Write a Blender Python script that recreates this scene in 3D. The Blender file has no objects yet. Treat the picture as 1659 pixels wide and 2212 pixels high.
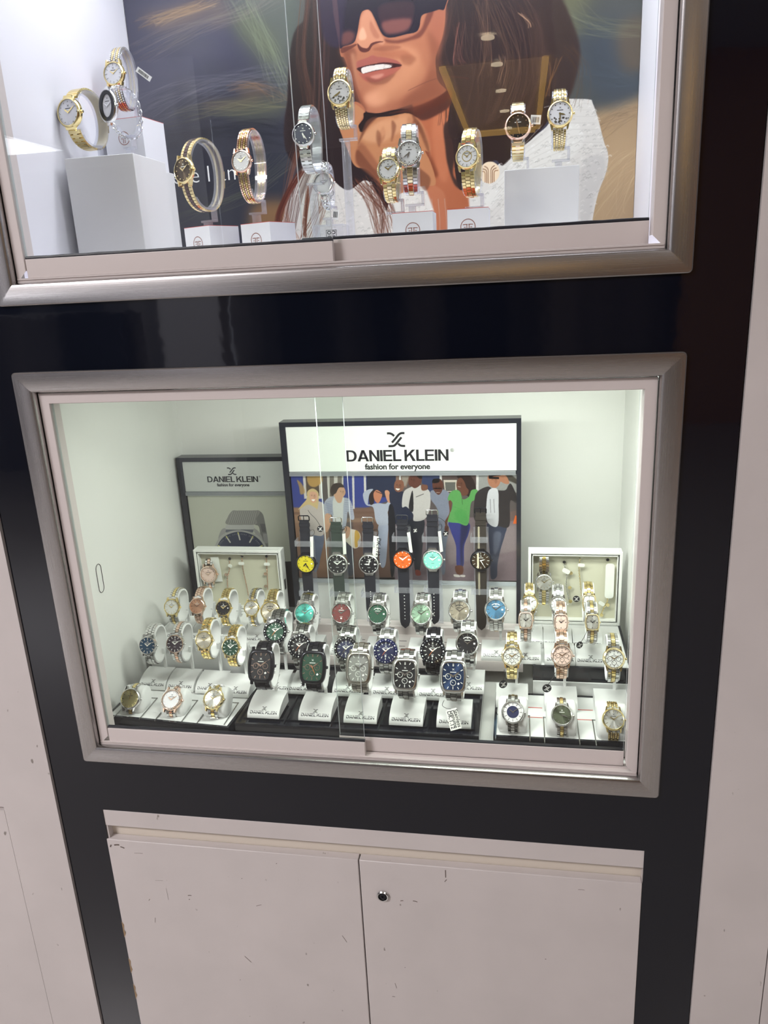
import bpy, math, random
import numpy as np
from mathutils import Vector, Matrix, Euler

random.seed(7)
SC = bpy.context.scene
COL = SC.collection
# ------------------------------------------------------------------ camera
# metres; x along the shop front, y into the showcases, z up; z = 0 is the top of the lower showcase frame
camd = bpy.data.cameras.new('camera')
cam = bpy.data.objects.new('camera', camd)
COL.objects.link(cam)
Rm = Matrix([(0.984490, -0.002704, 0.175419),(0.168362, 0.295693, -0.940330),(-0.049327, 0.955279, 0.291562)])
cam.matrix_world = Matrix.Translation(Vector((0.58758, -0.82470, 0.08624))) @ Rm.to_4x4()
camd.sensor_fit = 'VERTICAL'
camd.sensor_height = 36.0
camd.lens = 1666.01 * 36.0 / 2212.0
camd.clip_start = 0.02
camd.clip_end = 60
SC.camera = cam
# ------------------------------------------------------------------ world, exposure
w = bpy.data.worlds.new('world')
SC.world = w
w.use_nodes = True
w.node_tree.nodes['Background'].inputs[0].default_value = (0.9, 0.86, 0.88, 1)
w.node_tree.nodes['Background'].inputs[1].default_value = 0.12
SC.view_settings.view_transform = 'Standard'
SC.view_settings.look = 'None'
SC.view_settings.exposure = 0.0
SC.view_settings.gamma = 1.0
SC.view_settings.use_curve_mapping = False
SC.cycles.max_bounces = 10
SC.cycles.transparent_max_bounces = 16
SC.cycles.caustics_reflective = False
SC.cycles.caustics_refractive = False


def area(name, loc, target, sx, sy, power, color, spread=180):
    d = bpy.data.lights.new(name, 'AREA')
    d.shape = 'RECTANGLE'
    d.size = sx
    d.size_y = sy
    d.energy = power
    d.color = color
    d.spread = math.radians(spread)
    o = bpy.data.objects.new(name, d)
    COL.objects.link(o)
    o.location = loc
    v = Vector(target) - Vector(loc)
    o.rotation_euler = v.to_track_quat('-Z', 'Y').to_euler()
    return o


# LED strip of each showcase, plus an added fill in the upper one (their housings are built further down)
area('led_light_lower', (0.45, 0.062, -0.0335), (0.43, 0.17, -0.5), 0.52, 0.012, 3.0, (0.98, 1.0, 0.95))
area('led_light_upper', (0.376, 0.240, 0.618), (0.376, 0.235, 0.1), 0.60, 0.07, 2.1, (0.88, 0.87, 1.0))
area('fill_light_upper_front', (0.376, 0.080, 0.618), (0.376, 0.16, 0.1), 0.66, 0.03, 1.25, (0.88, 0.87, 1.0))  # added fill, softens the pedestal shadow on the left wall
# ceiling lights of the hall behind the camera, plus an added warm light
area('hall_light_near', (-1.5, -2.1, 1.57), (-1.5, -2.1, 0), 1.2, 0.6, 100, (1.0, 0.94, 0.95))
area('hall_light_right', (2.2, -2.4, 1.57), (2.2, -2.4, 0), 1.2, 0.6, 16, (1.0, 0.88, 0.78))
area('fill_light_warm', (3.2, -4.2, 1.4), (3.4, -6.0, .2), 1.6, 0.4, 6, (1.0, 0.62, 0.28))  # no ceiling lamp: added to light the wood wall mirrored in the steel
area('hall_light_far', (-5.27, -7.15, 1.575), (-5.27, -7.15, 0), 1.7, 1.0, 70, (0.93, 0.93, 1.0))

# ------------------------------------------------------------------ materials
MAT = {}


def srgb(r, g, b):
    f = lambda c: (c / 255 / 12.92) if c / 255 <= 0.04045 else ((c / 255 + 0.055) / 1.055) ** 2.4
    return (f(r), f(g), f(b))


def mat(name, col=(.5, .5, .5), rough=.5, metal=0.0, **k):
    m = bpy.data.materials.new(name)
    m.use_nodes = True
    b = m.node_tree.nodes['Principled BSDF']
    b.inputs['Base Color'].default_value = (*col, 1)
    b.inputs['Roughness'].default_value = rough
    b.inputs['Metallic'].default_value = metal
    for kk, v in k.items():
        b.inputs[kk].default_value = v
    MAT[name] = m
    return m


def nodes(m):
    return m.node_tree, m.node_tree.nodes, m.node_tree.links, m.node_tree.nodes['Principled BSDF']


def noise(m, scale, stretch=(1, 1, 1), detail=4, coord='Object'):
    nt, n, l, b = nodes(m)
    tc = n.new('ShaderNodeTexCoord')
    mp = n.new('ShaderNodeMapping')
    mp.inputs['Scale'].default_value = stretch
    t = n.new('ShaderNodeTexNoise')
    t.inputs['Scale'].default_value = scale
    t.inputs['Detail'].default_value = detail
    l.new(tc.outputs[coord], mp.inputs[0])
    l.new(mp.outputs[0], t.inputs['Vector'])
    return t


def bump(m, tex, strength, dist=.001):
    nt, n, l, b = nodes(m)
    bp = n.new('ShaderNodeBump')
    bp.inputs['Strength'].default_value = strength
    bp.inputs['Distance'].default_value = dist
    l.new(tex.outputs[0], bp.inputs['Height'])
    l.new(bp.outputs[0], b.inputs['Normal'])


def ramp_color(m, tex, c0, c1, p0=.3, p1=.7):
    nt, n, l, b = nodes(m)
    r = n.new('ShaderNodeValToRGB')
    r.color_ramp.elements[0].position = p0
    r.color_ramp.elements[1].position = p1
    r.color_ramp.elements[0].color = (*c0, 1)
    r.color_ramp.elements[1].color = (*c1, 1)
    l.new(tex.outputs[0], r.inputs[0])
    l.new(r.outputs[0], b.inputs['Base Color'])
    return r


m = mat('gloss_black', (.0028, .0038, .009), .035)
bump(m, noise(m, 26, (1, 1, 1), 2), .05, .002)
m = mat('laminate_white', (.60, .555, .545), .42)
t1 = noise(m, 9, (1, 1, 1), 3)
r1 = ramp_color(m, t1, (.575, .535, .525), (.625, .58, .57))
nt, n, l, b = nodes(m)
t2 = noise(m, 60, (1.4, 1, .8), 2)           # scuffs
r2 = n.new('ShaderNodeValToRGB')
r2.color_ramp.elements[0].position = .735
r2.color_ramp.elements[1].position = .775
l.new(t2.outputs[0], r2.inputs[0])
mx = n.new('ShaderNodeMixRGB')
mx.inputs[2].default_value = (.25, .22, .20, 1)
l.new(r2.outputs[0], mx.inputs[0])
l.new(r1.outputs[0], mx.inputs[1])
l.new(mx.outputs[0], b.inputs['Base Color'])
mat('scuff', (.13, .10, .085), .7)
mat('chip', (.32, .22, .13), .8)
mat('groove_cream', (.66, .60, .52), .5)
mat('seam_dark', (.03, .025, .025), .8)
mat('aluminium_white', (.66, .60, .585), .35)
for nm, st in (('steel_brushed_x', (.6, 60, 160)), ('steel_brushed_z', (160, 60, .6))):
    m = mat(nm, (.44, .425, .42), .24, 1.0)
    t = noise(m, 14, st, 3)
    bump(m, t, .05, .0004)
    nt, n, l, b = nodes(m)
    mr = n.new('ShaderNodeMapRange')
    mr.inputs['To Min'].default_value = .17
    mr.inputs['To Max'].default_value = .34
    l.new(t.outputs[0], mr.inputs[0])
    l.new(mr.outputs[0], b.inputs['Roughness'])
m = mat('case_white_upper', (.80, .79, .84), .45)
m = mat('case_white_lower', (.76, .79, .75), .38)
t = noise(m, 3.5, (1, 1, 1), 3)
ramp_color(m, t, (.765, .77, .735), (.81, .815, .79))
mat('rubber_black', (.012, .012, .02), .35)
mat('lacquer_black', (.006, .007, .012), .12)
mat('frame_black', (.018, .02, .028), .22)
mat('felt_white', (.76, .77, .76), .7)
mat('plastic_white', (.80, .81, .80), .32)
mat('cushion_white', (.79, .80, .79), .55)
mat('pedestal_white', (.72, .72, .72), .55)
mat('card_white', (.78, .78, .82), .45)
mat('card_red', (.55, .08, .06), .5)
mat('sign_white', (.74, .76, .73), .3)
mat('sign_grey', (.50, .52, .50), .3)
mat('box_white', (.78, .79, .76), .4)
mat('lining_beige', (.60, .59, .46), .8)
mat('ink_black', (.012, .012, .016), .4)
mat('ink_red', (.30, .13, .10), .5)
mat('tag_white', (.82, .84, .78), .5)
mat('print_white', (.9, .9, .88), .4)
for nm, c, r in (('steel', (.74, .74, .73), .17), ('steel_dark', (.33, .33, .32), .22), ('gold', (.88, .73, .36), .17),
                 ('gold_pale', (.95, .83, .52), .16), ('rose', (.87, .64, .51), .17), ('gunmetal', (.42, .39, .35), .25)):
    mat(nm, c, r, 1.0)
mat('pvd_black', (.022, .022, .028), .16, .6)
mat('brown_link', (.10, .055, .05), .25, .4)
mat('rubber_strap', (.013, .014, .022), .5)
mat('rubber_green', (.022, .036, .030), .5)
mat('leather_brown', (.030, .024, .020), .5)
mat('stitch_cream', (.72, .66, .48), .7)
mat('gem', (.95, .95, .95), .05, .3)
mat('lume', (.86, .88, .84), .3)
mat('hand_gold', (.9, .72, .35), .25, .7)
mat('hand_orange', (.85, .25, .06), .4)
mat('cord_black', (.01, .01, .012), .5)


def glass(name, col, ior=1.45, rough=0.0, milk=0.0):
    """thin clear sheet: mostly see-through, reflecting by angle"""
    m = bpy.data.materials.new(name)
    m.use_nodes = True
    nt = m.node_tree
    n, l = nt.nodes, nt.links
    n.clear()
    o = n.new('ShaderNodeOutputMaterial')
    tr = n.new('ShaderNodeBsdfTransparent')
    tr.inputs[0].default_value = (*col, 1)
    gl = n.new('ShaderNodeBsdfGlossy')
    gl.inputs['Roughness'].default_value = rough
    lw = n.new('ShaderNodeLayerWeight')
    lw.inputs['Blend'].default_value = .5
    pw = n.new('ShaderNodeMath')
    pw.operation = 'POWER'
    pw.inputs[1].default_value = 5.0
    l.new(lw.outputs['Facing'], pw.inputs[0])
    fr = n.new('ShaderNodeMapRange')
    f0 = ((ior - 1) / (ior + 1)) ** 2
    fr.inputs['To Min'].default_value = f0
    fr.inputs['To Max'].default_value = .9
    l.new(pw.outputs[0], fr.inputs[0])
    mxs = n.new('ShaderNodeMixShader')
    l.new(fr.outputs[0], mxs.inputs[0])
    l.new(tr.outputs[0], mxs.inputs[1])
    l.new(gl.outputs[0], mxs.inputs[2])
    if milk > 0:
        df = n.new('ShaderNodeBsdfTranslucent')
        df.inputs[0].default_value = (.9, .92, .97, 1)
        d2 = n.new('ShaderNodeBsdfDiffuse')
        d2.inputs[0].default_value = (.9, .92, .97, 1)
        ms = n.new('ShaderNodeMixShader')
        ms.inputs[0].default_value = .5
        l.new(df.outputs[0], ms.inputs[1])
        l.new(d2.outputs[0], ms.inputs[2])
        m2 = n.new('ShaderNodeMixShader')
        m2.inputs[0].default_value = milk
        l.new(mxs.outputs[0], m2.inputs[1])
        l.new(ms.outputs[0], m2.inputs[2])
        mxs = m2
    l.new(mxs.outputs[0], o.inputs[0])
    MAT[name] = m


glass('glass_pane', (.965, .985, .965), 1.38)
glass('glass_edge', (.62, .78, .70), 1.5, .1, .5)
glass('acrylic', (.95, .955, .98), 1.6, .03, .17)
glass('acrylic_strip', (.88, .91, .92), 1.6, .05, .25)


def dialmat(name, col, metal=.0, rough=.35, sun=False):
    m = mat('dial_' + name, col, rough, metal)
    if sun:
        nt, n, l, b = nodes(m)
        tg = n.new('ShaderNodeTangent')
        tg.direction_type = 'RADIAL'
        tg.axis = 'Z'
        l.new(tg.outputs[0], b.inputs['Tangent'])
        b.inputs['Anisotropic'].default_value = .85
        b.inputs['Metallic'].default_value = .75
        b.inputs['Roughness'].default_value = .34
    return m


for nm, c, s in (('champagne', (.42, .38, .18), 1), ('silver', (.64, .64, .60), 1), ('white', (.74, .75, .72), 0), ('pearl', (.76, .76, .79), 0),
                 ('cream', (.62, .58, .48), 1), ('blue', (.05, .12, .22), 1), ('brightblue', (.13, .33, .55), 1), ('navy', (.025, .03, .085), 0),
                 ('tonblue', (.03, .06, .15), 1), ('black', (.012, .012, .015), 0), ('plum', (.045, .032, .045), 0), ('green', (.015, .06, .035), 0),
                 ('darkgreen', (.022, .085, .05), 0), ('sage', (.36, .55, .40), 1), ('teal', (.13, .60, .50), 1), ('burgundy', (.17, .035, .035), 0),
                 ('taupe', (.42, .38, .30), 1), ('grey', (.26, .26, .25), 0), ('rosegold', (.75, .42, .28), 1), ('pink', (.80, .60, .52), 0),
                 ('yellow', (.72, .62, .03), 0), ('orange', (.78, .14, .02), 0), ('mint', (.27, .74, .60), 0), ('brown', (.085, .058, .035), 1),
                 ('olive', (.13, .15, .10), 1), ('ringwhite', (.78, .78, .78), 0)):
    dialmat(nm, c, sun=bool(s))


# ------------------------------------------------------------------ mesh helpers
class MB:
    def __init__(s):
        s.v = []
        s.f = []
        s.m = []

    def add(s, vs, fs, mi=0, M=None):
        k = len(s.v)
        if M is not None:
            vs = [tuple(M @ Vector(v)) for v in vs]
        s.v += [tuple(v) for v in vs]
        s.f += [tuple(i + k for i in f) for f in fs]
        s.m += [mi] * len(fs)
        return s

    def box(s, x0, x1, y0, y1, z0, z1, mi=0, M=None):
        vs = [(x, y, z) for z in (z0, z1) for y in (y0, y1) for x in (x0, x1)]
        return s.add(vs, [(0, 2, 3, 1), (4, 5, 7, 6), (0, 1, 5, 4), (2, 6, 7, 3), (0, 4, 6, 2), (1, 3, 7, 5)], mi, M)

    def frustum(s, x, y, z0, z1, ins, mi=0, M=None):
        """block centred on x,y ranges whose top is inset"""
        vs = [(x[0], y[0], z0), (x[1], y[0], z0), (x[1], y[1], z0), (x[0], y[1], z0),
              (x[0] + ins, y[0] + ins, z1), (x[1] - ins, y[0] + ins, z1), (x[1] - ins, y[1] - ins, z1), (x[0] + ins, y[1] - ins, z1)]
        return s.add(vs, [(3, 2, 1, 0), (4, 5, 6, 7), (0, 1, 5, 4), (1, 2, 6, 5), (2, 3, 7, 6), (3, 0, 4, 7)], mi, M)

    def rings(s, rows, mi=0, M=None, caps=(False, False), closed=True):
        n = len(rows[0])
        vs = [p for r in rows for p in r]
        fs = []
        for i in range(len(rows) - 1):
            for j in range(n if closed else n - 1):
                a, b = i * n + j, i * n + (j + 1) % n
                fs.append((a, b, b + n, a + n))
        if caps[0]:
            fs.append(tuple(range(n - 1, -1, -1)))
        if caps[1]:
            fs.append(tuple(range((len(rows) - 1) * n, len(rows) * n)))
        return s.add(vs, fs, mi, M)

    def lathe(s, prof, n=40, mi=0, M=None, caps=(False, False)):
        rows = [[(r * math.cos(2 * math.pi * j / n), r * math.sin(2 * math.pi * j / n), z) for j in range(n)] for r, z in prof]
        return s.rings(rows, mi, M, caps)

    def tube(s, pts, r, n=8, mi=0, M=None, closed=False):
        pts = [Vector(p) for p in pts]
        rows = []
        up = Vector((0, 0, 1))
        for i, p in enumerate(pts):
            a = pts[max(i - 1, 0)]
            b = pts[min(i + 1, len(pts) - 1)]
            if closed:
                a, b = pts[i - 1], pts[(i + 1) % len(pts)]
            t = (b - a).normalized()
            u = t.cross(up)
            if u.length < .1:
                u = t.cross(Vector((1, 0, 0)))
            u.normalize()
            w_ = t.cross(u)
            rr = r[i] if isinstance(r, (list, tuple)) else r
            rows.append([tuple(p + (u * math.cos(2 * math.pi * j / n) + w_ * math.sin(2 * math.pi * j / n)) * rr) for j in range(n)])
        if closed:
            rows.append(rows[0])
            return s.rings(rows, mi, M)
        return s.rings(rows, mi, M, (True, True))

    def prism(s, out, z0, z1, mi=0, M=None):
        n = len(out)
        vs = [(x, y, z0) for x, y in out] + [(x, y, z1) for x, y in out]
        fs = [tuple(range(n - 1, -1, -1)), tuple(range(n, 2 * n))] + [(i, (i + 1) % n, (i + 1) % n + n, i + n) for i in range(n)]
        return s.add(vs, fs, mi, M)

    def band(s, path, x0, x1, th, mi=0, M=None, closed=True):
        """a band of thickness th following (y,z) path, spanning x0..x1 (th grows to the left of travel)"""
        n = len(path)
        rows = []
        for i in range(n):
            a, b = (path[i - 1], path[(i + 1) % n]) if closed else (path[max(0, i - 1)], path[min(n - 1, i + 1)])
            t = Vector((b[0] - a[0], b[1] - a[1])).normalized()
            nx = Vector((-t[1], t[0])) * th
            y, z = path[i]
            rows.append([(x0, y, z), (x1, y, z), (x1, y + nx[0], z + nx[1]), (x0, y + nx[0], z + nx[1])])
        if closed:
            rows.append(rows[0])
            return s.rings(rows, mi, M)
        return s.rings(rows, mi, M, (True, True))

    def mesh(s, name, mats, angle=35):
        me = bpy.data.meshes.new(name)
        me.from_pydata(s.v, [], s.f)
        for mm in (mats if isinstance(mats, (list, tuple)) else [mats]):
            me.materials.append(MAT[mm])
        me.polygons.foreach_set('material_index', s.m)
        me.polygons.foreach_set('use_smooth', [True] * len(s.f))
        me.update()
        me.validate()
        me.set_sharp_from_angle(angle=math.radians(angle))
        return me


def obj(name, me, parent=None, loc=None, rot=None, label=None):
    o = bpy.data.objects.new(name, me)
    COL.objects.link(o)
    if parent is not None:
        o.parent = parent
    if loc is not None:
        o.location = loc
    if rot is not None:
        o.rotation_euler = rot
    if label:
        o['label'] = label
    return o


def tag(o, label, cat, group=None):
    o['label'] = label
    o['category'] = cat
    if group:
        o['group'] = group
    return o


def thing(name, label, cat, loc=(0, 0, 0), rot=(0, 0, 0), group=None):
    o = bpy.data.objects.new(name, None)
    o.empty_display_size = .02
    COL.objects.link(o)
    o.location = loc
    o.rotation_euler = rot
    return tag(o, label, cat, group)


def struct(name, me):
    o = obj(name, me)
    o['kind'] = 'structure'
    return o


def bevel(o, wd, seg=2):
    md = o.modifiers.new('bevel', 'BEVEL')
    md.width = wd
    md.segments = seg
    md.limit_method = 'ANGLE'
    return o


# lettering ---------------------------------------------------------
_txt = {}


def text_geo(body, bold=0.0, space=1.0):
    """flat glyph geometry of a word, unit height, centred on x; returns verts(2D), faces"""
    k = (body, bold, space)
    if k in _txt:
        return _txt[k]
    c = bpy.data.curves.new('t', 'FONT')
    c.body = body
    c.align_x = 'CENTER'
    c.size = 1.0
    c.offset = bold
    c.space_character = space
    c.resolution_u = 3
    o = bpy.data.objects.new('t', c)
    COL.objects.link(o)
    bpy.context.view_layer.update()
    me = bpy.data.meshes.new_from_object(o.evaluated_get(bpy.context.evaluated_depsgraph_get()))
    vs = [(v.co.x, v.co.y) for v in me.vertices]
    fs = [tuple(p.vertices) for p in me.polygons]
    bpy.data.objects.remove(o)
    bpy.data.meshes.remove(me)
    bpy.data.curves.remove(c)
    _txt[k] = (vs, fs)
    return _txt[k]


def ribbon(pts, wd):
    """flat polyline of width wd -> verts, faces"""
    P = []
    n = len(pts)
    # smooth it
    for i in range(n - 1):
        p0, p1, p2, p3 = pts[max(i - 1, 0)], pts[i], pts[i + 1], pts[min(i + 2, n - 1)]
        for t in (0, .25, .5, .75):
            P.append(tuple(.5 * ((2 * p1[k]) + (-p0[k] + p2[k]) * t + (2 * p0[k] - 5 * p1[k] + 4 * p2[k] - p3[k]) * t * t + (-p0[k] + 3 * p1[k] - 3 * p2[k] + p3[k]) * t ** 3) for k in (0, 1)))
    P.append(pts[-1])
    vs, fs = [], []
    for i, p in enumerate(P):
        a, b = P[max(i - 1, 0)], P[min(i + 1, len(P) - 1)]
        dx, dy = b[0] - a[0], b[1] - a[1]
        L = math.hypot(dx, dy) or 1
        vs += [(p[0] - dy / L * wd / 2, p[1] + dx / L * wd / 2), (p[0] + dy / L * wd / 2, p[1] - dx / L * wd / 2)]
        if i:
            k = 2 * i
            fs.append((k - 2, k - 1, k + 1, k))
    return vs, fs


def logo_geo():
    """the crossed-ribbons mark, unit width, centred"""
    V, F = [], []
    for s in ([(-.5, .36), (-.34, .36), (-.2, .30), (-.1, .20)],
              [(.49, .36), (.30, .36), (.15, .27), (-.02, .07), (-.24, -.17)],
              [(.31, .13), (.12, -.09), (-.03, -.27), (-.17, -.36), (-.45, -.37)],
              [(.11, -.22), (.2, -.32), (.32, -.36), (.5, -.37)]):
        v, f = ribbon(s, .125)
        F += [tuple(i + len(V) for i in ff) for ff in f]
        V += v
    return V, F


def flat_to_mesh(items, place, name, m, th=.0002):
    """items: list of (verts2D, faces); place(x, y) -> 3D; a doubled thin print"""
    V, F = [], []
    for vs, fs in items:
        F += [tuple(i + len(V) for i in f) for f in fs]
        V += [place(x, y) for x, y in vs]
    me = bpy.data.meshes.new(name)
    me.from_pydata(V, [], F)
    me.materials.append(MAT[m])
    me.update()
    return me


def scaled(geo, s, dx=0, dy=0, sx=None):
    vs, fs = geo
    return ([(x * (sx or s) + dx, y * s + dy) for x, y in vs], fs)


def block_text(body):
    """bold grotesque capitals built from strokes; unit cap height, centred on x, baseline 0"""
    B = .185
    V, F = [], []

    def q(*p):
        k = len(V)
        V.extend(p)
        F.append(tuple(range(k, k + len(p))))

    x = 0.0
    for ch in body:
        if ch == ' ':
            x += .20
            continue
        if ch == 'I':
            q((x, 0), (x + B, 0), (x + B, 1), (x, 1))
            x += B
        elif ch == 'L':
            q((x, 0), (x + B, 0), (x + B, 1), (x, 1))
            q((x + B, 0), (x + .60, 0), (x + .60, B * .9), (x + B, B * .9))
            x += .58
        elif ch == 'E':
            q((x, 0), (x + B, 0), (x + B, 1), (x, 1))
            for y0 in (0, .5 - B * .42, 1 - B * .88):
                w_ = .66 if y0 != .5 - B * .42 else .62
                q((x + B, y0), (x + w_, y0), (x + w_, y0 + B * .85), (x + B, y0 + B * .85))
            x += .66
        elif ch == 'N':
            q((x, 0), (x + B, 0), (x + B, 1), (x, 1))
            q((x + .56, 0), (x + .56 + B, 0), (x + .56 + B, 1), (x + .56, 1))
            q((x + B * .9, 1), (x + B * .9, .70), (x + .57, 0), (x + .57, .30))
            x += .56 + B
        elif ch == 'K':
            q((x, 0), (x + B, 0), (x + B, 1), (x, 1))
            q((x + B, .30), (x + B, .54), (x + .56, 1), (x + .80, 1))
            q((x + .33, .60), (x + .58, 0), (x + .82, 0), (x + .45, .72))
            x += .80
        elif ch == 'A':
            q((x, 0), (x + .20, 0), (x + .53, 1), (x + .33, 1))
            q((x + .66, 0), (x + .86, 0), (x + .53, 1), (x + .36, 1))
            q((x + .15, .21), (x + .71, .21), (x + .66, .37), (x + .20, .37))
            x += .84
        elif ch == 'D':
            q((x, 0), (x + B, 0), (x + B, 1), (x, 1))
            o_, i_ = [], []
            for k in range(11):
                a = math.pi / 2 - math.pi * k / 10
                c, s_ = max(0, math.cos(a)) ** .8, math.sin(a)
                o_.append((x + .34 + .44 * c, .5 + .5 * s_))
                i_.append((x + .34 + .25 * c, .5 + (.5 - B * .88) * s_))
            o_ = [(x + B, 1)] + o_ + [(x + B, 0)]
            i_ = [(x + B, 1 - B * .88)] + i_ + [(x + B, B * .88)]
            for k in range(len(o_) - 1):
                q(o_[k], o_[k + 1], i_[k + 1], i_[k])
            x += .77
        x += .05
    w_ = x - .05
    return [(a - w_ / 2, b) for a, b in V], F


# ================================================================== setting
def rrect(x0, x1, z0, z1, d, r, k=4):
    """rounded rectangle inset by d, corner radius r, k+1 points per corner, order TL TR BR BL"""
    x0, x1, z0, z1 = x0 + d, x1 - d, z0 + d, z1 - d
    r = max(r, .0002)
    out = []
    for cx, cz, a0 in ((x0 + r, z1 - r, 180), (x1 - r, z1 - r, 90), (x1 - r, z0 + r, 0), (x0 + r, z0 + r, -90)):
        out.append([(cx + r * math.cos(math.radians(a0 - 90 * i / k)), cz + r * math.sin(math.radians(a0 - 90 * i / k))) for i in range(k + 1)])
    return out


def mitred_frame(rect, prof, names, mats, parent, rad=.0045, keep=(0, 1, 2, 3), gap=0.0):
    """four mitred rails (top, right, bottom, left); prof = [(inset, y)]"""
    x0, x1, z0, z1 = rect
    loops = [rrect(x0, x1, z0, z1, d, rad - d) for d, y in prof]
    for s in keep:
        rows = []
        for (d, y), L in zip(prof, loops):
            a, b = L[s], L[(s + 1) % 4]
            pts = a[len(a) // 2:] + b[:len(b) // 2 + 1]
            rows.append([(px, y, pz) for px, pz in pts])
        mb = MB().rings(rows, closed=False)
        obj(names[s], mb.mesh(names[s], mats[s], 25), parent)


# black gloss front with the three openings
mb = MB()
XA, XB = -.0545, .8060
holes = [(-.513, -.012), (.087, .648)]
mb.box(XA, .012, 0, .02, -1.25, 1.6)
mb.box(.738, XB, 0, .02, -1.25, 1.6)
mb.box(.012, .738, 0, .02, -.606, -.513)
mb.box(.012, .738, 0, .02, -.012, .087)
mb.box(.012, .738, 0, .02, .648, 1.6)
struct('wall_front', mb.mesh('wall_front', 'gloss_black'))

mb = MB()
mb.box(-2.6, XA - .0012, -.0035, .03, -.612, 1.6)
mb.box(-.1405, XA - .0012, -.0035, .03, -1.25, -.612)
mb.box(-2.6, -.142, .004, .03, -.6185, -.612)
mb.box(-2.6, -.142, -.0025, .03, -1.25, -.6185)
o = struct('wall_left', mb.mesh('wall_left', 'laminate_white'))
o['label'] = 'white laminate wall panel left of the black showcase front'
mb = MB()
mb.box(XB + .0012, 2.6, -.0035, .03, -.66, 1.6)
mb.box(XB + .0012, .8905, -.0035, .03, -1.25, -.66)
mb.box(.892, 2.6, -.0025, .03, -1.25, -.662)
o = struct('wall_right', mb.mesh('wall_right', 'laminate_white'))
o['label'] = 'white laminate wall panel right of the black showcase front'

# hall behind the camera
mat('hall_floor', (.42, .40, .38), .25)
m = mat('hall_wall', (.34, .33, .34), .6)
ramp_color(m, noise(m, .8, (1, 1, .05), 2), (.06, .07, .09), (.46, .44, .45), .42, .60)
mat('hall_ceiling', (.62, .60, .58), .8)
mat('pillar_white', (.72, .74, .80), .4)


def emis(name, col, s):
    m = bpy.data.materials.new(name)
    m.use_nodes = True
    b = m.node_tree.nodes['Principled BSDF']
    b.inputs['Base Color'].default_value = (.8, .8, .8, 1)
    b.inputs['Emission Color'].default_value = (*col, 1)
    b.inputs['Emission Strength'].default_value = s
    MAT[name] = m


emis('lamp_white', (.95, .95, 1.0), 7.0)
emis('lamp_down', (1.0, .80, .55), 9.0)
emis('lamp_amber', (1.0, .50, .06), .6)
emis('lamp_amber_edge', (1.0, .55, .10), 4.2)
emis('lit_face', (.80, .85, 1.0), 4.2)
emis('led_cool', (.9, 1.0, .95), 12.0)
struct('floor', MB().box(-7, 7, -9.2, 0.5, -1.30, -1.25).mesh('floor', 'hall_floor'))
struct('ceiling', MB().box(-7, 7, -9.2, 0.5, 1.60, 1.65).mesh('ceiling', 'hall_ceiling'))
struct('wall_rear', MB().box(-7, 7, -9.2, -9.1, -1.25, 1.6).mesh('wall_rear', 'hall_wall'))
struct('wall_side_left', MB().box(-7, -6.9, -9.1, .03, -1.25, 1.6).mesh('wall_side_left', 'hall_wall'))
struct('wall_side_right', MB().box(6.9, 7, -9.1, .03, -1.25, 1.6).mesh('wall_side_right', 'hall_wall'))
t = thing('light_box_column', 'white backlit shop column across the hall, reflected in the black gloss front', 'light box', (-1.475, -4.1, -1.25))
for x0, x1 in ((-.195, -.075), (-.070, .195)):
    obj('lit_face', MB().box(x0, x1, 0, .02, .78, 2.3).mesh('lit_face', 'lit_face'), t)
obj('body', MB().box(-.2, .2, .021, .2, 0, 2.6).mesh('body', 'pillar_white'), t)
obj('plinth', MB().box(-.2, .2, 0, .0205, 0, .77).mesh('plinth', 'pillar_white'), t)
mat('wood_warm', (.55, .28, .10), .5)
struct('trim_1', MB().box(1.9, 5.6, -6.3, -6.1, -1.25, 1.6).mesh('trim_1', 'wood_warm'))
struct('trim_2', MB().box(-3.6, -2.30, -4.9, -4.6, -1.25, -.07).mesh('trim_2', 'hall_wall'))


def panel_lamp(x0, x1, y0, y1, label, mname='lamp_white', group=None):
    t = thing('ceiling_lamp', label, 'ceiling lamp', ((x0 + x1) / 2, (y0 + y1) / 2, 1.59), group=group)
    hx, hy = (x1 - x0) / 2, (y1 - y0) / 2
    obj('diffuser', MB().box(-hx, hx, -hy, hy, -.008, .0).mesh('diffuser', mname), t)
    mb = MB()
    for a in ((-hx - .03, -hx, -hy - .03, hy + .03), (hx, hx + .03, -hy - .03, hy + .03), (-hx, hx, -hy - .03, -hy), (-hx, hx, hy, hy + .03)):
        mb.box(a[0], a[1], a[2], a[3], -.014, .01)
    obj('frame', mb.mesh('frame', 'hall_ceiling'), t)
    return t


panel_lamp(-2.1, -.9, -2.4, -1.8, 'rectangular white ceiling panel lamp nearest the showcase')
panel_lamp(1.6, 2.8, -2.7, -2.1, 'rectangular white ceiling panel lamp to the right of the showcase')
panel_lamp(-6.2, -4.35, -7.7, -6.6, 'large far white ceiling panel lamp reflected in the upper glass')
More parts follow.
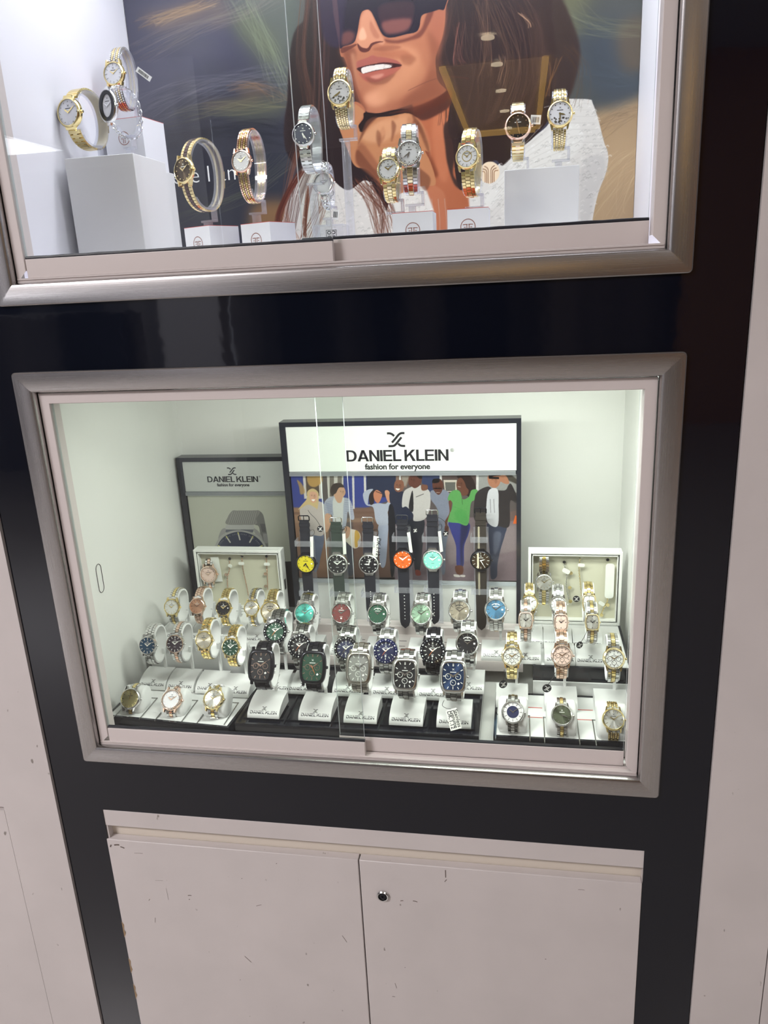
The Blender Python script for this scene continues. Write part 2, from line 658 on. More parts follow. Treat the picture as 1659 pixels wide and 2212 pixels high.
# amber backlit ceiling field with a brighter rim, reflected in the upper glass
t = thing('ceiling_light_box', 'amber backlit ceiling light box reflected in the upper glass', 'ceiling lamp', (.37, -7.25, 1.59))
obj('diffuser', MB().box(-.36, .36, -1.40, 1.50, -.004, .004).mesh('diffuser', 'lamp_amber'), t)
mb = MB()
mb.box(-.41, -.36, -1.52, 1.5, -.02, .004)
mb.box(.36, .41, -1.52, 1.5, -.02, .004)
mb.box(-.36, .36, -1.72, -1.40, -.02, .004)
obj('rim', mb.mesh('rim', 'lamp_amber_edge'), t)
dl = None
for i, (x, y) in enumerate([(.357, -5.05), (.395, -5.78), (.402, -6.70), (.414, -7.62), (.43, -8.6)]):
    o = obj('downlight', MB().lathe([(.045, 0), (.045, -.012), (.0, -.012)], 24).mesh('downlight', 'lamp_down') if dl is None else dl, None, (x, y, 1.586))
    dl = o.data
    tag(o, 'round warm downlight in the row reflected over the poster', 'downlight', 'downlights in the hall ceiling')


# ================================================================== showcases
def showcase(name, label, zb, zt, wallmat):
    """zb/zt: outer steel frame bottom and top; interior box behind"""
    t = thing(name, label, 'display case', (0, 0, zb))
    Z = lambda z: z - zb
    prof = [(0, .0005), (0, -.0038), (.0012, -.0048), (.0200, -.0048), (.0226, -.0036), (.0240, -.0008), (.0243, .006), (.0243, .02)]
    mitred_frame((0, .75, 0, zt - zb), prof, ['steel_rail'] * 4, ['steel_brushed_x', 'steel_brushed_z'] * 2, t)
    # white aluminium surround, top and sides
    prof = [(0, .012), (0, .0042), (.0004, .0038), (.0122, .0038), (.0128, .0044), (.0128, .024)]
    mitred_frame((.0250, .7250, .0243, zt - zb - .0252), prof, ['inner_rail'] * 4, ['aluminium_white'] * 4, t, rad=.0006, keep=(0, 1, 3))
    # bottom track with ridges
    mb = MB()
    prof2 = [(.003, .0243), (.003, .0262), (.0042, .0262), (.0042, .0272), (.003, .0274), (.003, .0290), (.0045, .0293), (.0045, .0275), (.0125, .0275), (.0125, .0290), (.0140, .0290), (.0140, .0275), (.024, .0275), (.024, .0243)]
    rows = [[(x, y, z) for y, z in prof2] for x in (.0255, .7240)]
    mb.rings(rows, 0, None, (True, True))
    obj('track', mb.mesh('track', 'aluminium_white', 25), t)
    # inner box
    y1 = .41
    zi0, zi1 = .022, zt - zb - .020
    obj('back_panel', MB().box(-.008, .759, y1, y1 + .012, zi0 - .01, zi1 + .01).mesh('back_panel', wallmat), t)
    for x in (-.008, .745):
        o = obj('side_panel', MB().box(x, x + .014, .0205, y1, zi0 - .01, zi1 + .01).mesh('side_panel', wallmat), t)
    obj('floor_panel', MB().box(.006, .745, .0205, y1, zi0 - .01, zi0 + .002).mesh('floor_panel', wallmat), t)
    obj('ceiling_panel', MB().box(.006, .745, .0205, y1, zi1, zi1 + .01).mesh('ceiling_panel', wallmat), t)
    return t


LOWZ, UPZ = -.5258, .0750
lower = showcase('display_case', 'lower steel-framed display case crowded with wristwatches on trays', LOWZ, 0.0, 'case_white_lower')
upper = showcase('display_case', 'upper steel-framed display case with a portrait poster at its back', UPZ, .660, 'case_white_upper')
# finger slot in the left wall of the lower case
YS, ZS = .0970, .2278
mb = MB()
P = []
for i in range(25):
    a = math.pi * i / 24
    P.append((.0066, YS + .0065 * math.cos(a), ZS + .0135 + .0075 * math.sin(a)))
for i in range(25):
    a = math.pi + math.pi * i / 24
    P.append((.0066, YS + .0065 * math.cos(a), ZS - .0135 + .0075 * math.sin(a)))
mb.tube(P, .0004, 5, closed=True)
obj('finger_slot', mb.mesh('finger_slot', 'seam_dark'), lower)


def led_bar(z, label, x=.45, y=.047):
    t = thing('light_bar', label, 'light', (x, y, z))
    obj('housing', MB().box(-.275, .275, -.012, .012, 0, .010).mesh('housing', 'aluminium_white'), t)
    obj('diffuser', MB().box(-.27, .27, -.008, .008, -.003, .0).mesh('diffuser', 'led_cool'), t)


led_bar(-.0300, 'slim light bar under the front top edge of the lower case')
led_bar(.6300, 'slim light bar under the ceiling of the upper case', .376, .240)
led_bar(.6300, 'added fill light bar nearer the glass of the upper case', .376, .080)  # made-up housing for the added front fill


def sliding_door(label, x0, x1, y, zb, zt, zr, seal, group):
    """glass pane in a white bottom rail with a black seal"""
    t = thing('sliding_glass_door', label, 'glass door', (x0, y, zb), group=group)
    W_, Zt, Zr = x1 - x0, zt - zb, zr - zb
    o = obj('bottom_rail', MB().box(0, W_, -.0035, .0035, 0, Zr).mesh('bottom_rail', 'aluminium_white'), t)
    bevel(o, .0006, 2)
    if seal > .002:
        obj('seal', MB().tube([(W_ * i / 24, 0, Zr + .0012 + .0002 * math.sin(i * 2.3)) for i in range(25)], .0021, 8).mesh('seal', 'rubber_black'), t)
    else:
        obj('seal', MB().box(0.001, W_ - .001, -.0026, .0026, Zr, Zr + .0012).mesh('seal', 'rubber_black'), t)
    vs = MB().box(0.0005, W_ - .0005, -.002, .002, Zr + .0008, Zt)
    vs.m = [1, 1, 0, 0, 1, 1]
    obj('pane', vs.mesh('pane', ['glass_pane', 'glass_edge']), t)
    return t


sliding_door('front left sliding glass door of the lower case, black seal on its rail', .0385, .3925, .0080, -.4972, -.031, -.4775, .004, None)
sliding_door('rear right sliding glass door of the lower case', .3570, .7105, .0190, -.4972, -.031, -.4765, .001, None)
sliding_door('front left sliding glass door of the upper case, black seal on its rail', .0385, .3930, .0080, .1040, .64, .1245, .004, None)
sliding_door('rear right sliding glass door of the upper case', .3570, .7105, .0190, .1040, .64, .1262, .004, None)

# ================================================================== cabinet under the cases
t = thing('base_cabinet', 'white two-door cabinet with scuffed fronts under the display cases', 'cabinet', (.376, 0, -1.25))
X0, X1 = .0105, .7415
L = lambda x: x - .376
Zc = lambda z: z + 1.25
mb = MB()
mb.box(L(X0), L(X1), .018, .40, Zc(-1.23), Zc(-.606))
obj('body', mb.mesh('body', 'groove_cream'), t)
o = obj('top_rail', MB().box(L(X0), L(X1), .0008, .018, Zc(-.6335), Zc(-.6066)).mesh('top_rail', 'laminate_white'), t)
bevel(o, .0012)
obj('finger_groove', MB().box(L(X0), L(X1), .012, .0178, Zc(-.657), Zc(-.6335)).mesh('finger_groove', 'groove_cream'), t)
for x in (X0, X1 - .004):
    obj('end_block', MB().box(L(x), L(x + .004), .0015, .0119, Zc(-.657), Zc(-.6337)).mesh('end_block', 'laminate_white'), t)
for i, (a, b) in enumerate(((X0, .3742), (.3758, X1 - .004))):
    o = obj('door', MB().box(L(a), L(b), -.0012, .0115, Zc(-1.20), Zc(-.6548)).mesh('door', 'laminate_white'), t)
    bevel(o, .0010)
    if i == 0:
        mb = MB()
        random.seed(4)
        for (x, z, dx, dz, wd) in [(.021, -.664, .008, .001, .0022), (.030, -.666, .006, -.002, .0016), (.0145, -.668, .002, .004, .002), (.05, -.612 - .063, .013, .0006, .0005), (.122, -.741, .0055, .0006, .0011), (.1225, -.748, .0015, 0, .0011),
                                   (.223, -.748, .008, .003, .0007), (.206, -.703, .0016, .0006, .0008), (.259, -.672, .0014, 0, .001), (.060, -.757, .002, .003, .0008), (.064, -.796, .0015, .009, .0006), (.196, -.841, .009, -.010, .0008),
                                   (.344, -.785, .006, -.011, .0006), (.184, -.887, .001, .001, .0008), (.075, -.72, .012, .001, .0003), (.09, -.732, .001, -.02, .0003)]:
            v, f = ribbon([(x, z), (x + dx / 2, z + dz / 2 + .0003), (x + dx, z + dz)], wd)
            obj('scuff_mark', MB().add([(L(p), -.0014, Zc(q)) for p, q in v], f).mesh('scuff_mark', 'scuff'), o)
        mb = MB()
        for z0 in (-.80, -.868, -.918):
            pts = [(L(X0) - .0002, -.0009, Zc(z0)), (L(X0) + .0030, -.0015, Zc(z0 - .006)), (L(X0) + .0016, -.0015, Zc(z0 - .014)), (L(X0) + .0034, -.0015, Zc(z0 - .022)), (L(X0) - .0002, -.0009, Zc(z0 - .030))]
            obj('chipped_edge', MB().add([(p[0], -.0015, p[2]) for p in pts], [tuple(range(5))]).mesh('chipped_edge', 'chip'), o)
    else:
        lk = MB()
        M = Matrix.Translation((L(.4055), -.0015, Zc(-.7095))) @ Matrix.Rotation(math.radians(90), 4, 'X')
        lk.lathe([(.0082, 0), (.0082, .002), (.0070, .0032), (.0062, .0030), (.0058, .0012)], 32, 0, M)
        lk_o = obj('lock', lk.mesh('lock', 'steel'), o)
        lc = MB()
        lc.lathe([(.0058, .0008), (.0048, .0010), (.0046, .0020), (.0018, .0022), (.0014, .0010), (0, .0010)], 24, 0, M)
        obj('key_cylinder', lc.mesh('key_cylinder', 'pvd_black'), o)
        mb = MB()
        for (x, z, dx, dz, wd) in [(.491, -.671, 0, .012, .0012), (.4895, -.678, .003, .004, .0009), (.429, -.716, .004, .001, .0011), (.446, -.714, .006, -.001, .0012), (.66, -.672, .008, 0, .0006), (.415, -.86, .002, -.009, .0006), (.43, -.83, .001, 0, .001), (.41, -.885, .004, 0, .0008), (.62, -.79, .0015, 0, .001)]:
            v, f = ribbon([(x, z), (x + dx / 2, z + dz / 2 + .0003), (x + dx, z + dz)], wd)
            obj('scuff_mark', MB().add([(L(p), -.0014, Zc(q)) for p, q in v], f).mesh('scuff_mark', 'scuff'), o)


# drawn pictures: (kind, colour, alpha, softness, points in 0.1 mm)
ART_WOMAN=[
('p',(66,66,84),1,0,[-637,5183,7985,4201,8263,-119,-1520,391]),
('s',(84,84,106),0.8,440,[-64,4257,1564,4089,1733,3072,907,2273,-337,2109]),
('s',(52,54,66),0.8,330,[-11,2215,1979,2686,2480,1898,2208,471,-278,468]),
('s',(96,104,92),0.8,264,[1709,4132,2797,4019,2533,2517,2009,2987]),
('s',(150,122,96),0.75,132,[214,3683,550,3722,1103,3799,1346,3740,1150,3605,559,3530]),
('s',(128,112,100),0.6,132,[1250,3831,1538,3861,1651,3616,1349,3467]),
('s',(104,112,88),0.7,110,[1631,3441,1867,3654,2248,3264,2290,2962,2015,3047]),
('s',(100,104,84),0.6,110,[1298,2432,2242,2448,2293,2227,1639,2203]),
('s',(128,104,78),0.5,88,[1615,2655,1979,2686,2073,2555,1808,2422]),
('s',(120,98,78),0.5,66,[1084,2499,1668,2477,1731,2384,1147,2406]),
('s',(170,120,70),0.8,110,[1656,977,2256,1007,2351,395,1744,359]),
('s',(82,86,84),1,132,[5633,3725,7564,3525,7656,1745,6464,1956,5630,2259]),
('s',(116,116,84),0.8,132,[5943,3476,6740,3342,6502,3147,6009,3028]),
('s',(104,106,76),0.8,88,[6132,3127,6566,3003,6447,2819,5948,2808]),
('s',(66,76,88),0.9,176,[6628,2969,7478,2889,7519,2044,6904,1979,6579,2467]),
('s',(112,92,70),0.7,88,[7056,2929,7473,2999,7615,2545,7200,2357]),
('s',(184,152,112),1,88,[6719,1877,7092,1952,7518,2073,8120,2108,8263,-119,6304,-17,6540,1414]),
('s',(200,166,124),0.7,154,[6859,1391,7550,1400,7944,-103,6837,-45]),
('s',(50,36,40),1,14,[3006,4110,2716,3455,2608,2994,2427,2525,2296,2101,2305,1720,2514,1448,2864,1295,3280,1073,3705,1045,4265,1009,4957,1217,5189,886,5295,1256,5629,1662,6081,2045,6232,2612,6194,3121,6002,3795,4383,4183]),
('s',(60,44,44),0.9,16,[5633,3834,5820,3268,5949,2637,6178,1979,6430,2105,6575,2638,6441,3098,6188,3560,5941,3855]),
('s',(44,30,34),1,8,[2604,3349,3149,3297,3256,2876,3467,1824,3846,1036,3971,703,3535,531,2849,1100,2392,1714,2392,2528]),
('s',(226,222,214),1,4,[6055,2048,6117,2092,6258,2113,6469,2104,6714,2076,6759,2024,6843,1806,6921,1537,6989,1349,6970,1133,6872,867,6801,508,6783,173,4695,289,4977,902,5524,1387,5960,1659,6173,1842]),
('s',(200,196,192),0.6,20,[6629,1241,6910,1355,6953,1117,6820,784,6740,441,6630,448]),
('s',(240,238,230),0.6,20,[5597,1313,6032,1620,6386,1825,6656,1606,6396,1291,5854,1192,5295,705,5009,543]),
('s',(222,216,208),1,5,[2037,264,2166,798,2300,1195,2497,1459,2681,1599,2867,1535,3001,1287,3219,1135,3491,1254,3667,1037,3835,646,3850,168]),
('s',(226,220,212),1,4,[3852,991,3985,1051,4210,1104,4431,1124,4629,1043,4681,921,4697,123,3698,176]),
('s',(196,186,176),0.5,20,[4518,982,4663,922,4690,212,4532,220]),
('s',(196,112,76),1,6,[4268,2205,4545,2334,4764,2361,4810,2161,4870,1851,4931,1536,5022,894,4898,-93,4398,-68,4526,598,4337,1261,4256,1898]),
('s',(186,100,64),1,6,[4236,2255,4803,2209,4795,1889,4894,1524,4850,1163,5024,780,4901,112,4688,124,4681,938,4488,1187,4470,1752]),
('s',(214,124,84),0.6,30,[4551,2069,4693,2058,4752,1567,4706,1172,4581,1248,4506,1749]),
('s',(120,56,36),0.7,16,[4378,1710,4565,1316,4543,1217,4456,1323,4390,1544]),
('s',(44,30,34),1,5,[4821,2313,4946,2187,5050,1862,5381,1903,5599,2052,5850,2195,6167,2330,6172,1908,5960,1659,5744,1507,5524,1318,5413,1394,5172,1377,4923,1029,4833,1228,4805,1644,4737,1903]),
('s',(52,36,38),0.9,8,[4681,1908,4830,1946,4861,1639,4796,1265,4906,1118,5017,1005,4829,1088,4723,1374,4692,1618]),
('s',(184,110,78),1,5,[3272,3917,3211,3021,3271,2895,3330,2724,3388,2552,3435,2396,3492,2252,3558,2177,3643,2140,3817,2137,4027,2178,4286,2234,4543,2289,4730,2341,4616,2478,4587,2630,4593,2807,4699,3060,4740,3344,4719,3769]),
('s',(160,88,60),0.8,45,[3211,3021,3382,3005,3421,2792,3425,2580,3560,2216,3445,2333,3344,2678,3239,2928]),
('s',(224,150,108),0.7,60,[3893,2959,4197,2960,4359,2828,4283,2597,4038,2437,3791,2305,3617,2288,3589,2413,3872,2542,4086,2733]),
('s',(150,80,56),0.7,60,[4522,2695,4600,2480,4713,2320,4371,2227,4026,2163,3853,2161,4170,2320,4414,2466]),
('s',(172,96,72),0.8,40,[4544,3363,4741,3400,4716,3059,4609,2806,4530,2930,4504,3151]),
('s',(230,156,116),0.8,40,[3553,2386,3797,2411,3860,2299,3718,2234,3581,2276]),
('s',(176,98,68),0.7,20,[3668,2905,3891,2929,4128,2923,4259,2837,4223,2781,3988,2831,3820,2876]),
('s',(206,134,100),1,8,[3632,3466,3713,3400,3756,3265,3833,3126,3880,3048,3827,3009,3727,3048,3640,3011,3603,2970,3520,3007,3464,3072,3464,3160,3518,3258,3551,3386]),
('s',(238,176,140),0.8,14,[3514,3200,3569,3253,3613,3132,3559,3093,3501,3113]),
('s',(176,104,78),0.7,14,[3675,3331,3737,3238,3799,3115,3730,3106,3668,3215]),
('s',(86,34,34),0.9,5,[3472,3064,3537,3006,3622,2991,3676,3045,3779,3061,3855,3048,3778,3040,3691,3014,3637,2952,3550,2942,3493,2980]),
('s',(170,88,76),1,4,[3443,2813,3475,2840,3597,2866,3685,2891,3752,2867,3853,2851,4021,2799,4094,2740,4068,2713,3882,2751,3713,2789,3539,2751,3502,2709,3444,2745]),
('s',(64,26,30),1,3,[3444,2745,3540,2766,3713,2784,3884,2784,4086,2741,4076,2716,3948,2701,3811,2698,3638,2675,3535,2673,3484,2703]),
('s',(226,214,204),1,2,[3513,2739,3591,2759,3712,2766,3815,2769,3933,2747,3949,2719,3846,2707,3708,2698,3587,2680,3526,2677]),
('s',(178,90,74),1,4,[3475,2682,3534,2670,3708,2689,3880,2699,4085,2711,4014,2650,3874,2587,3735,2546,3614,2556,3530,2601]),
('s',(222,150,128),0.7,10,[3635,2622,3774,2648,3842,2635,3737,2584]),
('s',(140,76,54),0.55,40,[4458,3159,4655,2900,4646,2597,4779,2401,4425,2212,4070,2146,4148,2329,4436,2523,4514,2792]),
('s',(206,134,94),0.5,40,[4022,2651,4306,2780,4440,2646,4293,2442,3934,2284,3724,2364]),
('s',(120,62,46),0.6,18,[3266,3057,3439,2980,3422,2703,3474,2385,3571,2186,3398,2327,3315,2712]),
('s',(206,140,104),0.6,20,[3364,2925,3434,2904,3444,2607,3485,2447,3421,2578]),
('s',(78,38,34),0.9,7,[4253,2125,4495,2206,4637,2289,4785,2382,4817,2274,4773,2153,4631,2070,4418,1998,4313,2025]),
('s',(160,92,64),0.7,20,[4101,2859,4307,2810,4235,2725,4114,2751]),
('s',(146,78,56),0.6,14,[3686,2973,3967,2993,4105,2950,3859,2927]),
('s',(120,64,48),0.5,14,[3560,2629,3736,2583,3950,2626,4022,2651,3874,2524,3661,2526]),
('s',(110,52,44),0.8,6,[3865,3079,4032,3049,4235,3074,4388,3147,4477,3326,4545,3391,4576,3345,4488,3181,4384,3060,4233,3030,4064,3009,3913,3031]),
('s',(34,26,44),1,3,[3211,4009,3344,3995,4753,3848,4741,3400,4642,3367,4543,3348,4410,3318,4373,3192,4320,3125,4169,3109,3983,3086,3883,3107,3819,3171,3743,3339,3681,3446,3615,3464,3544,3416,3479,3188,3421,3076,3281,3044,3212,3035,3229,3286]),
('s',(58,36,48),0.9,12,[3818,3491,4252,3505,4296,3358,4240,3205,4204,3150,4002,3125,3885,3151,3832,3258]),
('s',(138,78,72),0.85,22,[3841,3286,4044,3310,4260,3290,4205,3172,4036,3136,3886,3158]),
('s',(120,66,62),0.8,18,[3243,3196,3362,3229,3445,3177,3387,3079,3248,3062]),
('s',(176,104,84),0.5,3,[4085,3091,4236,3103,4285,3084,4151,3079]),
('s',(96,44,38),0.8,5,[3231,3019,3350,3038,3454,3058,3453,3036,3347,2993,3241,2958]),
('s',(46,36,62),0.8,25,[2975,3805,3329,3769,3308,3454,3213,3050,3010,3128,2959,3370]),
('s',(184,106,72),1,5,[3319,2282,3392,2322,3493,2268,3540,2171,3498,2050,3416,1868,3456,1643,3302,1734,3205,1899,3146,2077,3137,2203]),
('s',(198,128,84),1,5,[3134,2116,3252,2221,3367,2293,3491,2218,3524,2151,3423,1995,3473,1909,3609,2030,3722,2086,3904,2088,4141,2110,4265,2060,4368,1939,4417,1788,4474,1620,4446,1573,4392,1593,4460,1456,4526,1252,4522,1118,4302,1115,4022,1040,3891,1023,3765,1134,3536,1387,3335,1469,3221,1746,3127,2018]),
('s',(226,162,116),0.7,20,[3528,1905,3719,2022,3938,2037,4120,2055,4225,1966,4184,1839,4003,1853,3778,1754,3594,1768,3468,1827]),
('s',(140,76,50),0.8,16,[4156,2052,4263,2028,4366,1890,4396,1708,4329,1844,4206,1935,4149,1874]),
('s',(150,84,56),0.7,20,[3447,1779,3586,1619,3759,1372,3937,1224,4042,1081,3857,1093,3572,1368,3380,1600]),
('s',(170,100,66),0.6,14,[3789,1967,3821,1866,3759,1739,3707,1809]),
('s',(36,22,26),0.95,5,[3525,2167,3725,2143,3944,2166,4125,2168,4214,2144,4300,2041,4159,2109,3905,2096,3704,2096,3591,2031,3483,1917,3423,1995,3502,2087]),
('s',(150,82,54),0.7,10,[3384,1667,3490,1559,3681,1309,3857,1093,3747,1135,3534,1353,3355,1501]),
('s',(112,60,42),0.8,6,[3484,1935,3563,2058,3709,2092,3558,1962,3447,1808,3399,1746]),
('s',(220,150,104),0.6,10,[3704,1983,3852,2068,3958,2043,3880,1905,3731,1819]),
('s',(220,150,104),0.6,10,[4031,2085,4174,2090,4241,2005,4131,1918,4026,1958]),
('s',(132,74,50),0.7,7,[3922,2030,3983,1961,3948,1835,3901,1742,3914,1870]),
('s',(132,74,50),0.6,7,[3700,1919,3754,1850,3724,1689,3679,1791]),
('s',(126,70,48),0.7,6,[4226,2070,4312,2000,4378,1867,4449,1669,4456,1538,4393,1673,4324,1855]),
('s',(110,60,42),0.6,9,[4114,1498,4324,1351,4463,1210,4386,1049,4247,1225]),
('s',(120,66,46),0.6,10,[3395,1681,3601,1435,3706,1328,3629,1266,3383,1483]),
('l',(110,60,44),0.7,8,[4311,1984,4273,1907,4292,1848]),
('s',(96,44,34),0.85,8,[3869,2122,4164,2167,4422,2223,4747,2332,4778,2254,4539,2152,4349,2076,4262,2052,4162,2121]),
('l',(206,202,194),0.7,8,[6100,2028,6312,2060,6698,2029]),
('l',(206,202,194),0.7,8,[6137,1931,6355,1974,6733,1944]),
('l',(206,202,194),0.7,8,[6174,1835,6399,1888,6768,1859]),
('l',(206,202,194),0.7,8,[6211,1738,6443,1802,6803,1774]),
('l',(206,202,194),0.7,8,[6248,1642,6487,1716,6839,1689]),
('l',(206,202,194),0.7,8,[6285,1546,6530,1630,6874,1604]),
('l',(206,202,194),0.7,8,[6322,1449,6574,1544,6909,1519]),
('l',(206,202,194),0.7,8,[6359,1353,6618,1458,6944,1434]),
('l',(206,202,194),0.7,8,[6397,1257,6662,1373,6980,1350]),
('l',(204,200,190),0.6,7,[6067,1800,5852,1600,5524,1318]),
('l',(204,200,190),0.6,7,[6129,1731,5867,1543,5491,1210]),
('l',(204,200,190),0.6,7,[6191,1662,5883,1486,5458,1102]),
('l',(204,200,190),0.6,7,[6253,1593,5899,1429,5425,994]),
('l',(204,200,190),0.6,7,[6316,1524,5915,1372,5392,886]),
('l',(204,200,190),0.6,7,[6378,1455,5931,1315,5359,778]),
('l',(204,200,190),0.6,7,[6440,1386,5947,1258,5326,670]),
('l',(204,200,190),0.6,7,[6503,1317,5963,1202,5294,562]),
('l',(196,186,176),0.6,7,[3906,953,3894,695,3859,345]),
('l',(196,186,176),0.6,7,[4000,949,3992,689,3962,339]),
('l',(196,186,176),0.6,7,[4095,945,4091,683,4065,333]),
('l',(196,186,176),0.6,7,[4189,941,4189,677,4168,328]),
('l',(196,186,176),0.6,7,[4284,937,4288,671,4271,322]),
('l',(196,186,176),0.6,7,[4379,933,4387,665,4374,316]),
('l',(196,186,176),0.6,7,[4473,929,4485,659,4477,311]),
('l',(196,186,176),0.6,7,[4568,925,4584,653,4580,305]),
('l',(196,186,176),0.6,7,[4663,922,4683,647,4683,300]),
('l',(190,178,168),0.5,7,[2294,1126,2213,884,2153,440]),
('l',(190,178,168),0.5,7,[2420,1117,2364,874,2320,430]),
('l',(190,178,168),0.5,7,[2546,1109,2516,865,2487,421]),
('l',(190,178,168),0.5,7,[2672,1101,2668,856,2655,412]),
('l',(190,178,168),0.5,7,[2798,1093,2819,846,2822,402]),
('l',(190,178,168),0.5,7,[2924,1085,2971,837,2990,393]),
('l',(190,178,168),0.5,7,[3050,1077,3123,828,3157,384]),
('l',(190,178,168),0.5,7,[3177,1069,3275,819,3325,375]),
]
ART_HAIR=[
((112,66,52),0.5,6,26,16,[2792,3793,2643,2991,2688,2258,2361,1523,2153,529]),
((84,52,48),0.6,8,30,18,[2980,3774,2910,2847,2765,1877,2414,1129,2213,525]),
((150,92,70),0.5,4,16,10,[2464,1709,2294,1268,2185,878,2357,463]),
((96,44,34),0.8,7,26,9,[2514,1448,2225,1075,2084,749,2208,471]),
((110,58,42),0.7,6,18,8,[2628,1246,2544,922,2473,511]),
((100,52,38),0.8,8,24,30,[3491,1254,3629,1040,3748,790,3785,385]),
((120,70,52),0.6,6,14,20,[3376,1228,3550,976,3648,692,3728,388]),
((100,52,38),0.7,6,10,20,[2798,1128,2738,852,2513,474]),
((120,84,62),0.5,6,16,18,[5227,3437,5300,3093,5315,2748,5254,2474]),
((96,68,56),0.6,8,26,30,[5436,3417,5587,3066,5701,2679,5623,2301,5425,1924]),
((80,56,50),0.6,8,26,30,[5701,3391,5890,3071,5949,2691,5894,2278,5701,1830]),
((130,78,66),0.6,7,14,14,[4933,3162,4910,2958,4905,2750,4943,2676]),
((150,110,84),0.6,5,8,10,[5509,2731,5527,2590,5487,2383]),
((170,130,100),0.7,5,6,8,[5776,3216,5871,3106,5890,3037]),
((70,50,46),0.6,6,18,20,[6002,3261,6081,2850,6199,2462,6241,2144]),
((110,78,56),0.5,5,10,24,[6364,2756,6576,2498,6582,2221,6531,1979]),
((66,46,44),0.7,8,26,30,[4824,3477,4737,3112,4630,2809,4758,2374,4786,1901]),
((90,64,54),0.5,6,20,40,[5093,3451,5124,2938,5194,2408,5065,1770]),
((140,92,50),0.5,5,10,16,[6234,2631,6181,2394,6145,2152]),
]
ART_BACK=[
((128,118,110),0.22,10,60,60,[142,3215,1064,3494,1791,3602,2371,3835]),
((112,112,122),0.2,12,70,90,[-143,2355,809,2660,1700,2771,2414,2770]),
((120,118,84),0.25,9,50,60,[767,2348,1366,2389,1949,2392,2522,2395]),
((130,140,110),0.25,9,60,40,[1684,3904,1912,3414,2150,2975,2381,2406]),
((170,136,100),0.24,14,40,34,[352,3622,655,3689,1023,3736,1316,3790]),
((150,112,78),0.3,9,24,30,[1543,2661,1833,2661,2109,2552,2310,2412]),
((40,42,54),0.3,14,80,90,[-137,1897,725,2030,1626,2090,2337,1909]),
((96,100,80),0.22,10,50,60,[422,917,1061,1082,1691,1308,2320,1719]),
((118,122,92),0.25,9,50,50,[6128,3458,6440,3153,6812,2952,7421,2839]),
((70,82,92),0.25,12,50,60,[6450,2649,6767,2394,7081,2253,7511,2216]),
((150,122,92),0.25,12,50,50,[6663,1585,6912,1744,7218,1896,7525,1929]),
((214,182,138),0.2,10,60,70,[6822,468,7005,832,7247,1182,7553,1340]),
]
